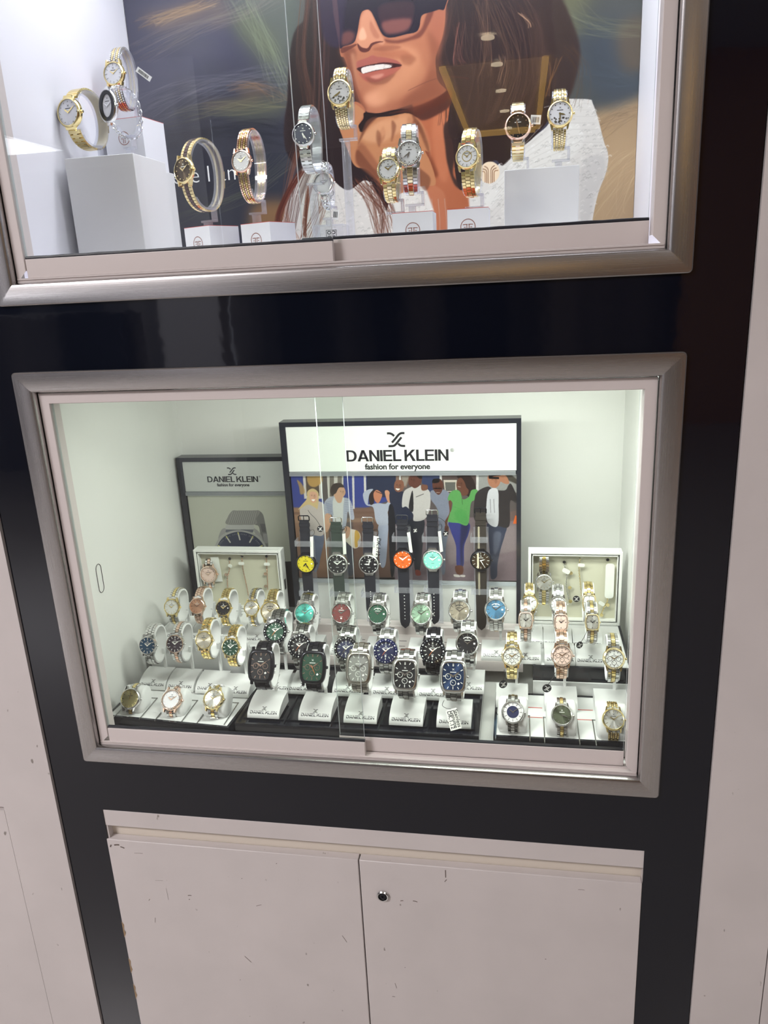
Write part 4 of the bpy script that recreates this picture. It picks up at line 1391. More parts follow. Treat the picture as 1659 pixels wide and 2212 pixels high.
    def to_mesh(s, name, wm, hm, th, rough=.3, gain=1.0):
        """the print as one thin sheet, origin at its lower left, facing -y"""
        nx, ny = s.W, s.H
        X, Z = np.meshgrid(np.linspace(0, wm, nx), np.linspace(0, hm, ny))
        co = np.stack([X, np.zeros_like(X), Z], -1).reshape(-1, 3)
        i = np.arange(nx * ny).reshape(ny, nx)
        q = np.stack([i[:-1, :-1], i[:-1, 1:], i[1:, 1:], i[1:, :-1]], -1).reshape(-1, 4)
        # a back sheet gives the print its thickness
        c = np.array([[0, th, 0], [wm, th, 0], [wm, th, hm], [0, th, hm]])
        k = nx * ny
        corner = [i[0, 0], i[0, -1], i[-1, -1], i[-1, 0]]
        side = [[k + 3, k + 2, k + 1, k]]
        for a in range(4):
            b = (a + 1) % 4
            side.append([corner[b], corner[a], k + a, k + b])
        co = np.concatenate([co, c])
        q = np.concatenate([q, np.array(side)])
        me = bpy.data.meshes.new(name)
        me.vertices.add(len(co))
        me.vertices.foreach_set('co', co.ravel())
        me.loops.add(q.size)
        me.loops.foreach_set('vertex_index', q.ravel().astype(np.int32))
        me.polygons.add(len(q))
        me.polygons.foreach_set('loop_start', np.arange(0, q.size, 4, dtype=np.int32))
        me.update(calc_edges=True)
        me.validate()
        at = me.color_attributes.new('ink', 'FLOAT_COLOR', 'POINT')
        img = np.where(s.img <= .04045, s.img / 12.92, ((s.img + .055) / 1.055) ** 2.4) * gain
        rgba = np.ones((len(co), 4), np.float32)
        rgba[:k, :3] = img.reshape(-1, 3)
        at.data.foreach_set('color', rgba.ravel())
        m = mat('print_' + name, (1, 1, 1), rough)
        nt, n, l, b = nodes(m)
        a = n.new('ShaderNodeAttribute')
        a.attribute_name = 'ink'
        l.new(a.outputs['Color'], b.inputs['Base Color'])
        me.materials.append(m)
        return me


# portrait poster covering the back of the upper case
pr = Print(737, 470, 1.25)
pr.draw(ART_WOMAN[:2])
for _ in range(70):   # soft foliage streaks of the out-of-focus background
    x, y = pr.rng.uniform(0, 3300), pr.rng.uniform(200, 4600)
    if pr.rng.rand() < .4:
        x = pr.rng.uniform(5600, 7300)
        y = pr.rng.uniform(2300, 4600)
    c = [(92, 92, 96), (50, 52, 62), (104, 100, 84), (78, 82, 104), (60, 66, 60)][pr.rng.randint(5)]
    dx, dy = pr.rng.uniform(300, 900), pr.rng.uniform(-260, 120)
    pr.poly([x, y, x + dx * .5, y + dy * .5 + 60, x + dx, y + dy, x + dx * .5, y + dy * .5 - 70], c, .30, 130, True)
iface = 33
nb = 18
pr.draw(ART_WOMAN[2:nb])
pr.hair(ART_BACK)
pr.draw(ART_WOMAN[nb:iface])
pr.hair(ART_HAIR)
pr.draw(ART_WOMAN[iface:])
pr.hair([b for b in ART_HAIR if b[0] in ((96, 44, 34), (110, 58, 42), (100, 52, 38), (120, 70, 52))])
pr.stroke(catmull(pr.px([5040, 2480, 4750, 2530, 4500, 2500, 4300, 2440, 4180, 2400]), False), (110, 60, 50), .6, 1.2)
# round cream emblem with three pairs of arches
cx, cy, r = 5328, 1235, 146
pr.draw([('s', (252, 226, 190), 1, 0, [int(v) for i in range(24) for v in (cx + r * math.cos(i * math.pi / 12), cy + r * math.sin(i * math.pi / 12))])])
for k, xo in ((0, 18), (1, 42), (2, 66)):
    for sgn in (-1, 1):
        pts = [cx + sgn * xo, cy - math.sqrt(max(r * r - xo * xo, 1)) + 6, cx + sgn * xo, cy + 20 - k * 14, cx + sgn * (xo + 16), cy + 62 - k * 22, cx + sgn * min(xo + 52, 132), cy + 88 - k * 34]
        pr.stroke(catmull(pr.px(pts), False), (120, 70, 44) if k < 2 else (150, 96, 62), .9, 1.5)
pr.stroke(catmull(pr.px([cx, cy - 140, cx, cy + 60]), False), (252, 226, 190), 1, 3)
for _ in range(5200):   # knitted texture wherever the wool was drawn
    gx, gy = pr.rng.randint(4, pr.W - 8), pr.rng.randint(2, int(pr.H * .62))
    c = pr.img[gy, gx]
    if c.mean() > .74 and c.max() - c.min() < .14:
        k = .80 if pr.rng.rand() < .6 else 1.12
        d = pr.rng.uniform(1.5, 4)
        pr.stroke(np.array([[gx, gy], [gx + d, gy + d * .7], [gx + d * 1.6, gy + d * .1]]), tuple(np.clip(c * 255 * k, 0, 255)), .55, 1.3)
pr.img = pr.img * .88 + pr.img.mean(-1, keepdims=True) * .12
t = thing('poster', 'large portrait poster of a smiling woman in sunglasses covering the back of the upper case', 'poster', (.0075, .4035, .10))
obj('print', pr.to_mesh('portrait', .737, .470, .004, .25, .80), t)
vs, fs = text_geo('Here I am', -.012, 1.02)
W0 = max(v[0] for v in vs) - min(v[0] for v in vs)
sc_ = .135 / W0
obj('lettering', flat_to_mesh([scaled((vs, fs), sc_)], lambda x, z: (x + .0880, -.0004, z + .1398), 'lettering', 'print_white'), t)

TXT = block_text('DANIEL KLEIN')
TW = max(v[0] for v in TXT[0]) - min(v[0] for v in TXT[0])
SLOGAN = text_geo('fashion for everyone', .028, .96)
SW = max(v[0] for v in SLOGAN[0]) - min(v[0] for v in SLOGAN[0])
REG = text_geo('®', 0, 1)
LOGO = logo_geo()


def brand(width, dy_logo=.33):
    """name with the mark above it; name of given width centred on x=0, baseline y=0"""
    s = width / TW
    return [scaled(TXT, width * .112, 0, 0, s), scaled(LOGO, width * .171, 0, width * .212, width * .172)]


def display_panel(label, x0, x1, y, z0, zt, zs, frame_t, signm, txtw, txtx, txtz, photo, parts_y):
    t = thing('display_board', label, 'display board', ((x0 + x1) / 2, y, z0))
    L = lambda v: v - (x0 + x1) / 2
    Z = lambda v: v - z0
    b = .0095
    mb = MB()
    mb.box(L(x0), L(x0 + b), 0, frame_t, 0, Z(zt))
    mb.box(L(x1 - b * .7), L(x1), 0, frame_t, 0, Z(zt))
    mb.box(L(x0 + b), L(x1 - b * .7), 0, frame_t, Z(zt - .0072), Z(zt))
    mb.box(L(x0 + b), L(x1 - b * .7), .006, frame_t, 0, Z(zt - .0072))
    o = obj('frame', mb.mesh('frame', 'frame_black'), t)
    xi0, xi1 = L(x0 + b) + .0002, L(x1 - b * .7) - .0002
    sg = obj('sign_plate', MB().box(xi0, xi1, .0015, .0058, Z(zs), Z(zt - .0074)).mesh('sign_plate', signm), t)
    items = brand(txtw)
    items.append(scaled(SLOGAN, txtw * .080, 0, -txtw * .068 - txtw * .012, txtw * .64 / SW))
    items.append(scaled(REG, txtw * .05, txtw * .535, txtw * .085))
    place = lambda x, z: (x + L(txtx), .0012, z + Z(txtz))
    obj('lettering', flat_to_mesh(items, place, 'lettering', 'ink_black'), sg)
    mb = MB().box(xi0 + .001, xi1 - .001, -.003, .0018, Z(zs - .0062), Z(zs - .0005))
    obj('acrylic_strip', mb.mesh('acrylic_strip', 'acrylic_strip'), t)
    pme, px, pz0, pz1 = photo
    obj('photo_print', pme, t, (L(px), .003, Z(pz0)))
    obj('lower_plate', MB().box(xi0, xi1, .0032, .0058, 0.001, Z(pz0) - .0005).mesh('lower_plate', signm), t)
    return t, L, Z


pg = Print(351.5, 173, 2.0)
pg.draw(ART_GROUP)
pg.grain(.015, 1)
t, L, Z = display_panel('large black-framed display board with a group photo of eight friends', .2180, .5870, .309, -.4645, -.1212, -.2000, .026, 'sign_white', .158, .4002, -.1842,
                        (pg.to_mesh('group_photo', .3515, .1735, .001, .3, .74), .2290, -.3800, -.2065), 0)
obj('acrylic_strip', MB().box(L(.2290), L(.5800), -.0022, .0028, Z(-.3855), Z(-.3805)).mesh('acrylic_strip', 'acrylic_strip'), t)
ph = Print(178, 203.5, 2.0)
ph.draw(ART_WATCH)
t, L, Z = display_panel('smaller dark-framed display board with a picture of a mesh-strap watch', .0115, .2120, .3700, -.4800, -.1895, -.2490, .024, 'sign_grey', .0900, .1080, -.2325,
                        (ph.to_mesh('watch_photo', .1780, .2035, .0008, .3, .80), .0225, -.4600, -.2565), 0)
# stepped foot of the large board
t = thing('display_riser', 'silver-white stepped riser in front of the large display board', 'riser', (.4045, .207, -.4798))
mb = MB()
mb.rings([[(x, y, z) for y, z in ((0, 0), (0, .004), (.001, .0125), (.002, .0148), (.082, .0148), (.082, .028), (.084, .030), (.1015, .030), (.1015, 0))] for x in (-.186, .186)], 0, None, (True, True))
obj('body', mb.mesh('body', 'aluminium_white', 25), t)
mb = MB()
for i in range(11):
    for y in (.040, .058):
        x = -.168 + i * .0335
        obj('slot', MB().box(x - .006, x + .006, y, y + .0012, .0147, .0150).mesh('slot', 'seam_dark'), t)


# ================================================================== trays
def tray(label, xc, yc, wx, wy, z0, z1, rot, top, rim=.0035, group=None, shellm='lacquer_black'):
    t = thing('display_tray', label, 'tray', (xc, yc, z0), (0, 0, rot), group)
    h = z1 - z0
    hx, hy = wx / 2, wy / 2
    mb = MB()
    mb.box(-hx, hx, -hy, hy, 0, h - .003)
    for a in ((-hx, hx, -hy, -hy + rim), (-hx, hx, hy - rim, hy), (-hx, -hx + rim, -hy + rim, hy - rim), (hx - rim, hx, -hy + rim, hy - rim)):
        mb.box(a[0], a[1], a[2], a[3], h - .003, h)
    obj('shell', mb.mesh('shell', shellm), t)
    if top:
        o = obj('insert', MB().box(-hx + rim, hx - rim, -hy + rim, hy - rim, h - .003, h - .0006).mesh('insert', top), t)
    return t


TZ = -.4796
tl = tray('black-edged white tray at the left end with three cushions in front', .1150, .1020, .1850, .1420, -.5016, TZ, math.radians(-4.0), 'felt_white')
tl_back = tray('raised white tray behind the left tray, carrying five small watches', .1160, .2420, .1950, .1260, -.5016, -.4380, math.radians(-1), 'felt_white', shellm='plastic_white')
tc = tray('glossy black tray in the middle holding the men\'s watches', .3710, .1200, .3280, .1680, -.5016, TZ, 0, None)
mb = MB()
for x in (-.098, -.033, .032, .097):
    mb.box(x - .001, x + .001, -.080, .080, .0190, .0212)
mb.box(-.158, .158, -.0675, -.0655, .0190, .0208)
obj('divider', mb.mesh('divider', 'lacquer_black'), tc)
tr = tray('black-edged white tray at the right end with three cushions in front', .6460, .0925, .1860, .1090, -.5016, TZ, 0, 'felt_white')
mb = MB()
for x in (-.042, .024):
    for y in (.018, -.006):
        obj('slot', MB().box(x - .012, x + .012, y, y + .0013, .0212, .0217).mesh('slot', 'card_red'), tr)
tr_back = tray('raised black-sided tray behind the right tray with two rows of stands', .6700, .2270, .1320, .1500, -.5016, -.4390, 0, 'felt_white')
t = thing('display_block', 'low white block between the front and raised right trays', 'block', (.6680, .1492, -.5016))
obj('body', MB().box(-.064, .064, -.0016, .0016, 0, .041).mesh('body', 'felt_white'), t)


# ================================================================== watches
def loop_path(H, D, n=72, e=2.25, start=0):
    """closed strap path in the (a, b) plane: a along 12-6 o'clock, b out of the dial; front at b = 0"""
    P = []
    for i in range(n):
        t = 2 * math.pi * i / n
        c, s_ = math.cos(t), math.sin(t)
        a = H / 2 * math.copysign(abs(s_) ** (2 / e), s_)
        b = -D / 2 + D / 2 * math.copysign(abs(c) ** (2 / e), c)
        P.append((a, b))
    return P


def resample(P, step, closed=True):
    P = np.array(P + [P[0]] if closed else P)
    d = np.concatenate([[0], np.cumsum(np.linalg.norm(np.diff(P, axis=0), axis=1))])
    n = int(round(d[-1] / step))
    t = np.linspace(0, d[-1], n + 1)[:-1] if closed else np.linspace(0, d[-1], n + 1)
    return [tuple(v) for v in np.stack([np.interp(t, d, P[:, k]) for k in (0, 1)], 1)]


def outline(kind, w_, h, n=44):
    pts = []
    for i in range(n):
        t = 2 * math.pi * (i + .5) / n
        if kind == 'round':
            x, y = w_ / 2 * math.cos(t), h / 2 * math.sin(t)
        else:
            e = 8.0
            c, s_ = math.cos(t), math.sin(t)
            rr = (abs(c) ** e + abs(s_) ** e) ** (-1 / e)
            x, y = rr * c * w_ / 2, rr * s_ * h / 2
            x *= 1 - .15 * (y / (h / 2)) ** 2
            y *= 1 - .04 * (x / (w_ / 2)) ** 2
        pts.append((x, y))
    return pts


def orings(kind, w_, h, prof):
    """prof: (inset, z)"""
    rows = []
    for d, z in prof:
        rows.append([(x, y, z) for x, y in outline(kind, w_ - 2 * d, h - 2 * d)])
    return rows


def hand(mb, ang, ln, wd, z, tail=1.2, mi=0):
    """ang in clock degrees"""
    M = Matrix.Rotation(-math.radians(ang), 4, 'Z')
    mb.prism([(-wd / 2, -tail), (wd / 2, -tail), (wd / 2 * 1.1, ln * .55), (0, ln), (-wd / 2 * 1.1, ln * .55)], z, z + .15, mi, M)


GROUPS = {'L1': 'watches on cushions in the left tray', 'L2': 'watches on stands in the left tray', 'L3': 'watches in the raised left row',
          'C1': 'barrel-shaped chronographs in the front row', 'C2': 'sport watches in the middle row', 'C3': 'steel watches in the back row',
          'R1': 'watches on cushions in the right tray', 'R2': 'ladies chronographs in the right tray', 'R3': 'small barrel-shaped watches on the raised right tray',
          'R4': 'watches at the back of the raised right tray', 'S': 'strap watches in front of the group photo', 'U': 'watches in the upper case'}


def watch(key, label, H, D, dial, case='steel', kind='round', hr=1.0, links=('steel', 'steel'), lk='three', bw=.5, bezel=None,
          mark='baton', hands='steel', sec=None, date=True, subs=False, logo='lume', group=None, markm=None, bezmat=None, time=(10, 9), taper=.8, centre=None, z0=0.0, start=0.0):
    x, y, z, dia, tilt, yaw = POS[key]
    group = group or GROUPS.get(key[:2] if key[0] in 'LCR' else key[0])
    r = dia / 2
    h = dia * hr
    # root at the underside of the strap loop
    R = Euler((math.radians(90 - tilt), 0, math.radians(yaw)), 'XYZ').to_matrix()
    base = R @ Vector((0, -H / 2 * .001, -D / 2 * .001))
    t = thing('wristwatch', label, 'watch', Vector((x, y, z)) + base, (math.radians(90 - tilt), 0, math.radians(yaw)), group)
    O = Matrix.Scale(.001, 4) @ Matrix.Translation((0, H / 2, D / 2))
    off = lambda mb: mb

    def put(name, mb, mats, parent=t, angle=35, lab=None):
        mb.v = [tuple(O @ Vector(v)) for v in mb.v]
        return obj(name, mb.mesh(name, mats, angle), parent, label=lab)
    th = dia * .20
    open_ = .145 if bezel == 'diver' else (.10 if bezel == 'gem' else .075)
    if kind == 'tonneau':
        open_ = .105
    inn = dia * open_
    # case body
    mb = MB()
    if bezel == 'fluted':
        prof = [(r * .5, -th), (r * .12, -th), (0, -th * .7), (0, -th * .15), (dia * .02, th * .10), (inn * .9, th * .2), (inn, th * .18), (inn, -.05)]
    elif kind == 'tonneau':
        prof = [(r * .5, -th), (r * .14, -th), (0, -th * .75), (0, -th * .1), (dia * .03, th * .12), (inn * .8, th * .24), (inn, th * .22), (inn, -.05)]
    else:
        prof = [(r * .5, -th), (r * .14, -th), (0, -th * .7), (0, -th * .12), (dia * .025, th * .14), (inn * .85, th * .26), (inn, th * .24), (inn, -.05)]
    mb.rings(orings(kind, dia, h, prof), 0, None, (True, False))
    # lugs
    hb = bw * dia / 2
    for sy in (-1, 1):
        if bezel == 'diver' or lk in ('three', 'five') or kind == 'tonneau':
            xo = hb * (1.42 if kind == 'round' else 1.25)
            for sx in (-1, 1):
                pts = [(sx * xo, sy * h * .34), (sx * hb * 1.02, sy * h * .40), (sx * hb * 1.02, sy * h * .575), (sx * (hb * 1.22), sy * h * .565)]
                if sx * sy < 0:
                    pts = pts[::-1]
                mb.prism(pts, -th * .85, -th * .02)
        else:
            mb.prism([(-hb * .8, sy * h * .45), (hb * .8, sy * h * .45), (hb * .6, sy * h * .56), (-hb * .6, sy * h * .56)][::sy], -th * .7, -th * .05)
    co = put('case', mb, case)
    # crown
    mb = MB()
    M = Matrix.Translation((r * .99, 0, -th * .38)) @ Matrix.Rotation(math.radians(90), 4, 'Y')
    cr = dia * .055
    mb.lathe([(cr * .6, -.3), (cr * .6, dia * .02), (cr, dia * .025), (cr * 1.05, dia * .06), (cr * .8, dia * .075), (0, dia * .078)], 14, 0, M)
    if subs and kind == 'tonneau':
        pass
    put('crown', mb, case)
    # bezel
    if bezel == 'diver':
        mb = MB()
        mb.rings(orings(kind, dia, h, [(dia * .012, th * .12), (dia * .022, th * .30), (dia * .13, th * .36), (dia * .145, th * .26)]))
        bo = put('bezel', mb, bezmat or 'lacquer_black')
        mb = MB()
        for i in range(24):
            a = math.radians(i * 15)
            rr = dia * .425
            c = (rr * math.sin(a), rr * math.cos(a))
            M = Matrix.Translation((c[0], c[1], th * .33)) @ Matrix.Rotation(-a, 4, 'Z')
            if i == 0:
                mb.prism([(-1.6, 1.3), (0, -1.2), (1.6, 1.3)][::-1], 0, .35, 0, M)
            elif i % 2 == 0:
                mb.box(-.9, .9, -.8, .8, 0, .22, 0, M) if i % 6 == 0 or i % 4 == 0 else mb.box(-.35, .35, -.9, .9, 0, .22, 0, M)
            else:
                mb.box(-.28, .28, -.3, .3, 0, .22, 0, M)
        put('bezel_marks', mb, 'lume', bo)
    elif bezel == 'gem':
        mb = MB()
        N = 40
        pts = outline(kind, dia - inn, h - inn, N)
        for px, py in pts:
            g = dia * .018
            M = Matrix.Translation((px, py, th * .24))
            mb.lathe([(g, -.1), (g, g * .5), (g * .45, g * 1.1), (0, g * 1.15)], 6, 0, M)
        put('gem_ring', mb, 'gem', angle=10)
    elif bezel == 'fluted':
        mb = MB()
        rows = []
        for d, zz in ((dia * .02, th * .08), (dia * .035, th * .22), (inn * .9, th * .24)):
            pts = outline(kind, dia - 2 * d, h - 2 * d, 96)
            rows.append([(px * (1 + .012 * (i % 2)), py * (1 + .012 * (i % 2)), zz) for i, (px, py) in enumerate(pts)])
        mb.rings(rows)
        put('bezel', mb, bezmat or case, angle=8)
    # dial
    dd = (inn - .1)
    mb = MB()
    o_ = outline(kind, dia - 2 * dd, h - 2 * dd)
    mb.add([(px, py, 0) for px, py in o_] + [(px, py, -.3) for px, py in o_], [tuple(range(len(o_))), tuple(range(2 * len(o_) - 1, len(o_) - 1, -1))])
    do = put('dial', mb, 'dial_' + dial)
    rd = r - inn
    hd = h / 2 - inn
    markm = markm or hands
    if logo == 'lume' and dial in ('silver', 'white', 'pearl', 'cream', 'pink', 'champagne', 'sage', 'teal', 'mint', 'ringwhite', 'taupe'):
        logo = 'ink_black'
    # hour marks
    mb = MB()
    for i in range(12):
        a = math.radians(i * 30)
        if kind == 'tonneau':
            sx, cyy = math.sin(a), math.cos(a)
            k = .86 / max(abs(sx), abs(cyy) * .96)
            c = (rd * k * sx * .92, hd * k * cyy * .93)
        else:
            c = (rd * .84 * math.sin(a), hd * .84 * math.cos(a))
        if date and mark != 'dots' and i == 3:
            continue
        M = Matrix.Translation((c[0], c[1], .02)) @ Matrix.Rotation(-a, 4, 'Z')
        if mark == 'baton':
            L_ = rd * (.115 if i % 3 else .13)
            if i == 0:
                mb.frustum((-rd * .058, -rd * .012), (-L_, L_), 0, .3, .02, 0, M)
                mb.frustum((rd * .012, rd * .058), (-L_, L_), 0, .3, .02, 0, M)
            else:
                mb.frustum((-rd * .034, rd * .034), (-L_, L_), 0, .3, .02, 0, M)
        elif mark == 'thin':
            mb.frustum((-rd * .022, rd * .022), (-rd * .13, rd * .11), 0, .2, .01, 0, M)
        elif mark == 'dots':
            if i == 0:
                mb.prism([(-rd * .07, rd * .08), (0, -rd * .12), (rd * .07, rd * .08)][::-1], 0, .2, 0, M)
            elif i == 6:
                mb.box(-rd * .03, rd * .03, -rd * .09, rd * .09, 0, .2, 0, M)
            else:
                mb.lathe([(rd * .052, 0), (rd * .052, .2), (0, .2)], 12, 0, M)
        elif mark == 'gems':
            mb.lathe([(rd * .06, 0), (rd * .045, .3), (0, .35)], 8, 0, M)
        elif mark == 'quarters':
            if i % 3 == 0:
                mb.frustum((-rd * .05, rd * .05), (-rd * .09, rd * .09), 0, .25, .02, 0, M)
            else:
                mb.frustum((-rd * .012, rd * .012), (-rd * .06, rd * .06), 0, .25, .01, 0, M)
    put('hour_marks', mb, markm, do, 20)
    # printed name mark
    mb = MB()
    s_ = rd / 15.0
    mb.box(-4.2 * s_, 4.2 * s_, hd * .28, hd * .28 + .9 * s_, .02, .05)
    for sg in (-1, 1):
        mb.add([(-1.3 * sg * s_, hd * .44, .05), (-1.3 * sg * s_ + .7 * s_, hd * .44, .05), (1.3 * sg * s_ + .3 * s_, hd * .44 + 2.4 * s_, .05), (1.3 * sg * s_ - .4 * s_, hd * .44 + 2.4 * s_, .05)], [(0, 1, 2, 3)])
    if mark in ('baton', 'dots') and not subs:
        mb.box(-2.3 * s_, 2.3 * s_, -hd * .40, -hd * .40 + .5 * s_, .02, .05)
    put('name_print', mb, logo, do)
    if subs:
        mb = MB()
        for (cx_, cy_) in ((-rd * .47, -hd * .02), (rd * .47, -hd * .02), (0, -hd * .46)):
            M = Matrix.Translation((cx_, cy_, .03))
            q = rd * .27
            mb.lathe([(q, 0), (q, .25), (q * .86, .25), (q * .86, .0)], 28, 0, M)
            mb.box(-q * .05, q * .05, -q * .1, q * .7, .05, .12, 0, M @ Matrix.Rotation(cx_ + 1, 4, 'Z'))
        put('subdials', mb, markm, do)
        if case in ('steel', 'pvd_black', 'gunmetal'):
            pass
    if date:
        mb = MB()
        if subs:
            M = Matrix.Translation((rd * .50, -hd * .52, .04)) @ Matrix.Rotation(math.radians(40), 4, 'Z')
        elif mark == 'dots' or centre == 'd3' or mark == 'thin':
            M = Matrix.Translation((rd * .68, 0, .04))
        else:
            M = Matrix.Translation((0, -hd * .56, .04))
        mb.box(-rd * .09, rd * .09, -rd * .08, rd * .08, 0, .1, 0, M)
        put('date_window', mb, 'print_white', do)
    if centre == 'ring':
        mb = MB()
        mb.lathe([(rd * .62, .02), (rd * .62, .10), (0, .10)], 40)
        put('centre_disc', mb, 'dial_navy', do)
    if centre == 'flowers':
        mb = MB()
        rr = random.Random(key)
        for q in range(11):
            fx, fy = rr.uniform(-.6, .62) * rd, -rd * rr.uniform(.28, .72)
            if math.hypot(fx, fy) > rd * .8:
                continue
            for p_ in range(5):
                a = p_ * 1.2566
                M = Matrix.Translation((fx + rd * .055 * math.cos(a), fy + rd * .055 * math.sin(a), .03))
                mb.lathe([(rd * .04, 0), (rd * .04, .06), (0, .06)], 8, 0, M)
        put('flower_print', mb, 'steel_dark', do)
    if centre == 'wheel':
        mb = MB()
        mb.lathe([(rd * .50, .02), (rd * .50, .12), (rd * .42, .12), (rd * .42, .02)], 36)
        put('inner_ring', mb, 'gold', do)
    if centre == 'stripe':
        mb = MB()
        xx = -rd * .30
        mb.box(xx - rd * .10, xx + rd * .10, -rd * .90, rd * .90, .01, .04)
        put('stripe', mb, 'stitch_cream', do)
    if centre == 'arc':
        mb = MB()
        for j in range(9):
            a = math.radians(-36 + j * 9)
            M = Matrix.Translation((rd * .62 * math.sin(a), rd * .62 * math.cos(a) * .98, .03)) @ Matrix.Rotation(-a, 4, 'Z')
            mb.box(-rd * .05, rd * .05, -rd * .035, rd * .035, 0, .05, 0, M)
        put('day_window', mb, logo, do)
    # hands
    mb = MB()
    hh, mm_ = time
    hand(mb, hh * 30 + mm_ * .5, rd * .52, rd * (.13 if mark != 'thin' else .09), .55)
    hand(mb, mm_ * 6, rd * .80, rd * (.10 if mark != 'thin' else .07), .75)
    mb.lathe([(rd * .06, .4), (rd * .06, 1.0), (0, 1.0)], 12)
    ho = put('hands', mb, hands, do, 20)
    if sec:
        mb = MB()
        hand(mb, 215 if not subs else 155, rd * .72, rd * .035, .95, rd * .2)
        put('second_hand', mb, sec, do)
    # bracelet or strap
    hb = bw * dia / 2
    if lk != 'flat':
        pitch = {'three': 4.2, 'five': 3.0, 'bars': 4.6, 'chain': 6.0, 'plain': 2.6}[lk] * (dia / 33.0 if dia > 28 else .9)
        P = resample(loop_path(H, D), pitch)
        n = len(P)
        a_lim = h * (.53 if kind == 'round' else .52)
        mats = list(links)
        mb = MB()
        thk = dia * .062
        for i in range(n):
            p, q = Vector(P[i]), Vector(P[(i + 1) % n])
            m_ = (p + q) / 2
            if abs(m_[0]) < a_lim and m_[1] > -D * .45:
                continue
            d = q - p
            ln = d.length
            d.normalize()
            # local frame: e = along strap, nrm = outward
            e = Vector((0, d[0], d[1]))
            nr = Vector((0, m_[0], m_[1] + D / 2))
            nr = (nr - e * nr.dot(e)).normalized()
            xx = Vector((1, 0, 0))
            M = Matrix(((xx[0], e[0], nr[0], 0), (xx[1], e[1], nr[1], m_[0]), (xx[2], e[2], nr[2], m_[1] - th * .35), (0, 0, 0, 1)))
            dist = abs(m_[0]) < H * .3 and m_[1] < -D * .5
            f = 1 - (1 - taper) * min(1, max(0, (-m_[1]) / D * 1.5))
            wv = hb * f
            g = ln * .475
            if lk == 'three':
                c1, c2 = wv * .375, wv * .395
                mb.frustum((-wv, -c2), (-g, g), -thk, 0, .25, 0, M)
                mb.frustum((c2, wv), (-g, g), -thk, 0, .25, 0, M)
                s2 = ln * .5
                mb.frustum((-c1, c1), (-g + s2, g + s2), -thk, thk * .10, .25, 1, M)
            elif lk == 'five':
                ws = wv / 2.5
                for c in range(5):
                    xa = -wv + c * ws
                    s2 = ln * .5 if c % 2 else 0
                    mb.frustum((xa + .12, xa + ws - .12), (-g + s2, g + s2), -thk, .1 if c % 2 else 0, .3, 1 if c % 2 else 0, M)
            elif lk == 'bars':
                mb.frustum((-wv, wv), (-g, g), -thk, .1, .5, 0, M)
                mb.frustum((-wv * .35, wv * .35), (g * .7, g * 1.4), -thk, -.3, .1, 1, M)
            elif lk == 'chain':
                if i % 2:
                    ring = [(wv * .8 * math.cos(u * math.pi / 6), ln * .75 * math.sin(u * math.pi / 6), 0) for u in range(12)]
                    mb.tube([tuple(M @ Vector(v)) for v in ring], .8, 6, 0, None, True)
                else:
                    mb.frustum((-.9, .9), (-ln * .6, ln * .6), -.8, .8, .3, 0, M)
            else:
                mb.frustum((-wv, wv), (-ln * .5, ln * .5), -thk, 0, 0.02, 0, M)
        if lk != 'chain':   # clasp plate at the back
            mb.box(-hb * taper * 1.03, hb * taper * 1.03, -H * .12, H * .12, -D - th * .35 - thk * .2, -D - th * .35 + .2)
        put('bracelet', mb, mats, t, 20)
    return t, put, h, th


